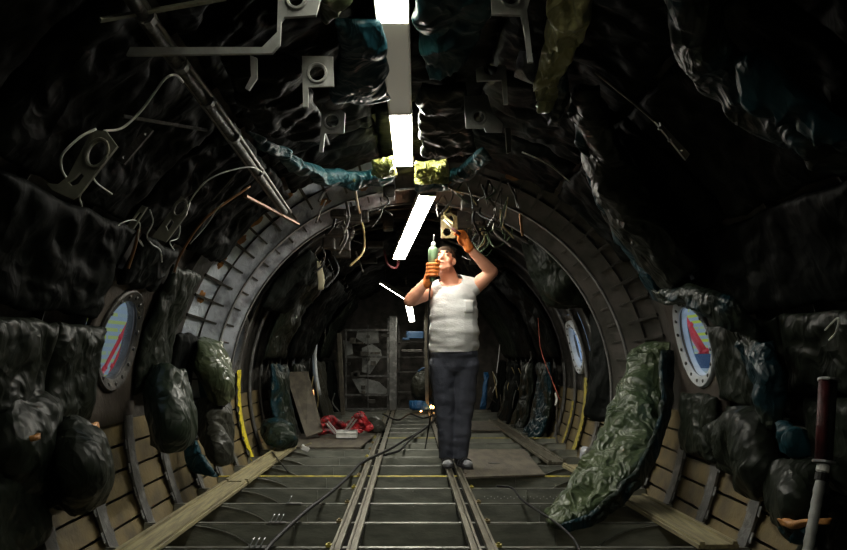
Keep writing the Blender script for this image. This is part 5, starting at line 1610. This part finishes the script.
# fist round the tool (image left hand): tool axis leans a little
T0, T1 = mp(432.5, 279, -.27), mp(434, 257, -.27)
ax = (T1 - T0).normalized()
g = MB()
pal = T0.lerp(T1, .40) + V((-.012, .038, -.005))
g.cap(wrL + V((0, 0, -.02)), .040, wrL.lerp(pal, .6), .036); g.ell(pal, (.042, .034, .052)); g.cap(wrL.lerp(pal, .5), .034, pal, .034)
X1 = V((1, 0, 0)); Y1 = V((0, -1, 0))
for i, (z, k) in enumerate(((.042, .95), (.014, 1.0), (-.014, .97), (-.041, .86))):
    c = T0.lerp(T1, .40) + ax * z
    R0 = .043
    pts = [c + (X1 * math.cos(a) * R0 + Y1 * math.sin(a) * R0) * k for a in (R_(215), R_(165), R_(112), R_(60), R_(15))]
    pts = [c + (X1 * math.cos(a) * R0 - Y1 * -math.sin(a) * R0) for a in (R_(-140 - 30), R_(170), R_(125), R_(75), R_(28 if k > .9 else 45))]
    finger(g, pts, .0150, .0125)
c = T0.lerp(T1, .40) + ax * .05
finger(g, [pal + V((.018, .0, .03)), c + V((.036, .012, .004)), c + V((.040, -.018, .012)), c + V((.022, -.036, .020))], .0145, .0115)
baked(g, 'work_glove', 'orange', .0045, 1, man)

# open pinching hand (image right)
g = MB()
pc = mp(465, 240.5, -.16)
g.cap(wrR, .040, wrR.lerp(pc, .7), .036); 
up = (pc - wrR).normalized()
rot = oriented(pc, up, 0)
g.ell(pc, (.040, .022, .046), rot)
base = pc + up * .036
lat = up.cross(V((0, 1, 0))).normalized()      # across the palm
if lat.x < 0: lat = -lat
for i, (o_, ln) in enumerate(((-.028, .070), (-.009, .080), (.010, .076), (.028, .060))):
    b0 = base + lat * o_
    tgt = V((-.35, -.5, .75)).normalized()
    d1 = (up * .8 + V((-.15 - .05 * i, -.4, .2))).normalized(); d2 = V((-.55, -.7, .35)).normalized(); d3 = V((-.8, -.35, -.25)).normalized()
    pts = [b0 - up * .02, b0 + d1 * ln * .42, b0 + d1 * ln * .42 + d2 * ln * .33, b0 + d1 * ln * .42 + d2 * ln * .33 + d3 * ln * .26]
    finger(g, pts, .0115, .0085)
th0 = pc - lat * .03 - up * .015
finger(g, [th0, th0 - lat * .026 + V((0, -.02, .02)), th0 - lat * .040 + V((0, -.045, .045)), th0 - lat * .042 + V((0, -.06, .068))], .014, .010)
baked(g, 'work_glove', 'orange', .0045, 1, man)

# ---- things he holds
e = thing('power_tool', 'pale green grey hand drill held upright in his orange gloved fist', 'tool', T0)
A, B = T0 - ax * .02, mp(433.5, 245, -.27)
u = (B - A).normalized()
MB().lathe(A, [(.017, 0), (.022, .01), (.022, .12), (.026, .14), (.037, .155), (.039, .235), (.033, .252), (.018, .262)], u, 18).build('motor_body', 'tool', e, smooth=True)
ck = MB().lathe(A + u * .262, [(.017, 0), (.017, .02), (.011, .036)], u, 14).build('chuck', 'white', e, smooth=True)
MB().lathe(A + u * .298, [(.0035, 0), (.0035, .05), (.001, .056)], u, 8).build('drill_bit', 'steel', ck)
MB().tube(cat_rom([A + u * .13 + V((.02, -.02, 0)), A + u * .14 + V((.03, -.036, 0)), A + u * .17 + V((.02, -.036, 0))], 8), .005, 6).build('trigger', 'wire_b', e)
wire('cord', 'thin black cord', [A, mp(430, 290, -.26), mp(428.5, 320, -.22), mp(428, 352, -.2), mp(431, 385, -.2), mp(433, 400, .2), V((.14, 6.6, .01))], .006, M['wire_b'], 'cord', seg=14, parent=e)
e = thing('screwdriver', 'slim pale rod pinched between his raised gloved fingertips', 'tool', mp(458, 232, -.24))
MB().tube([mp(443.5, 219.5, -.24), mp(453, 229, -.24)], .007, 8).build('rod', 'wire_w', e, smooth=True)
MB().tube([mp(452, 228, -.24), mp(460, 234.5, -.22)], .012, 10).build('handle', 'red_d', e, smooth=True)
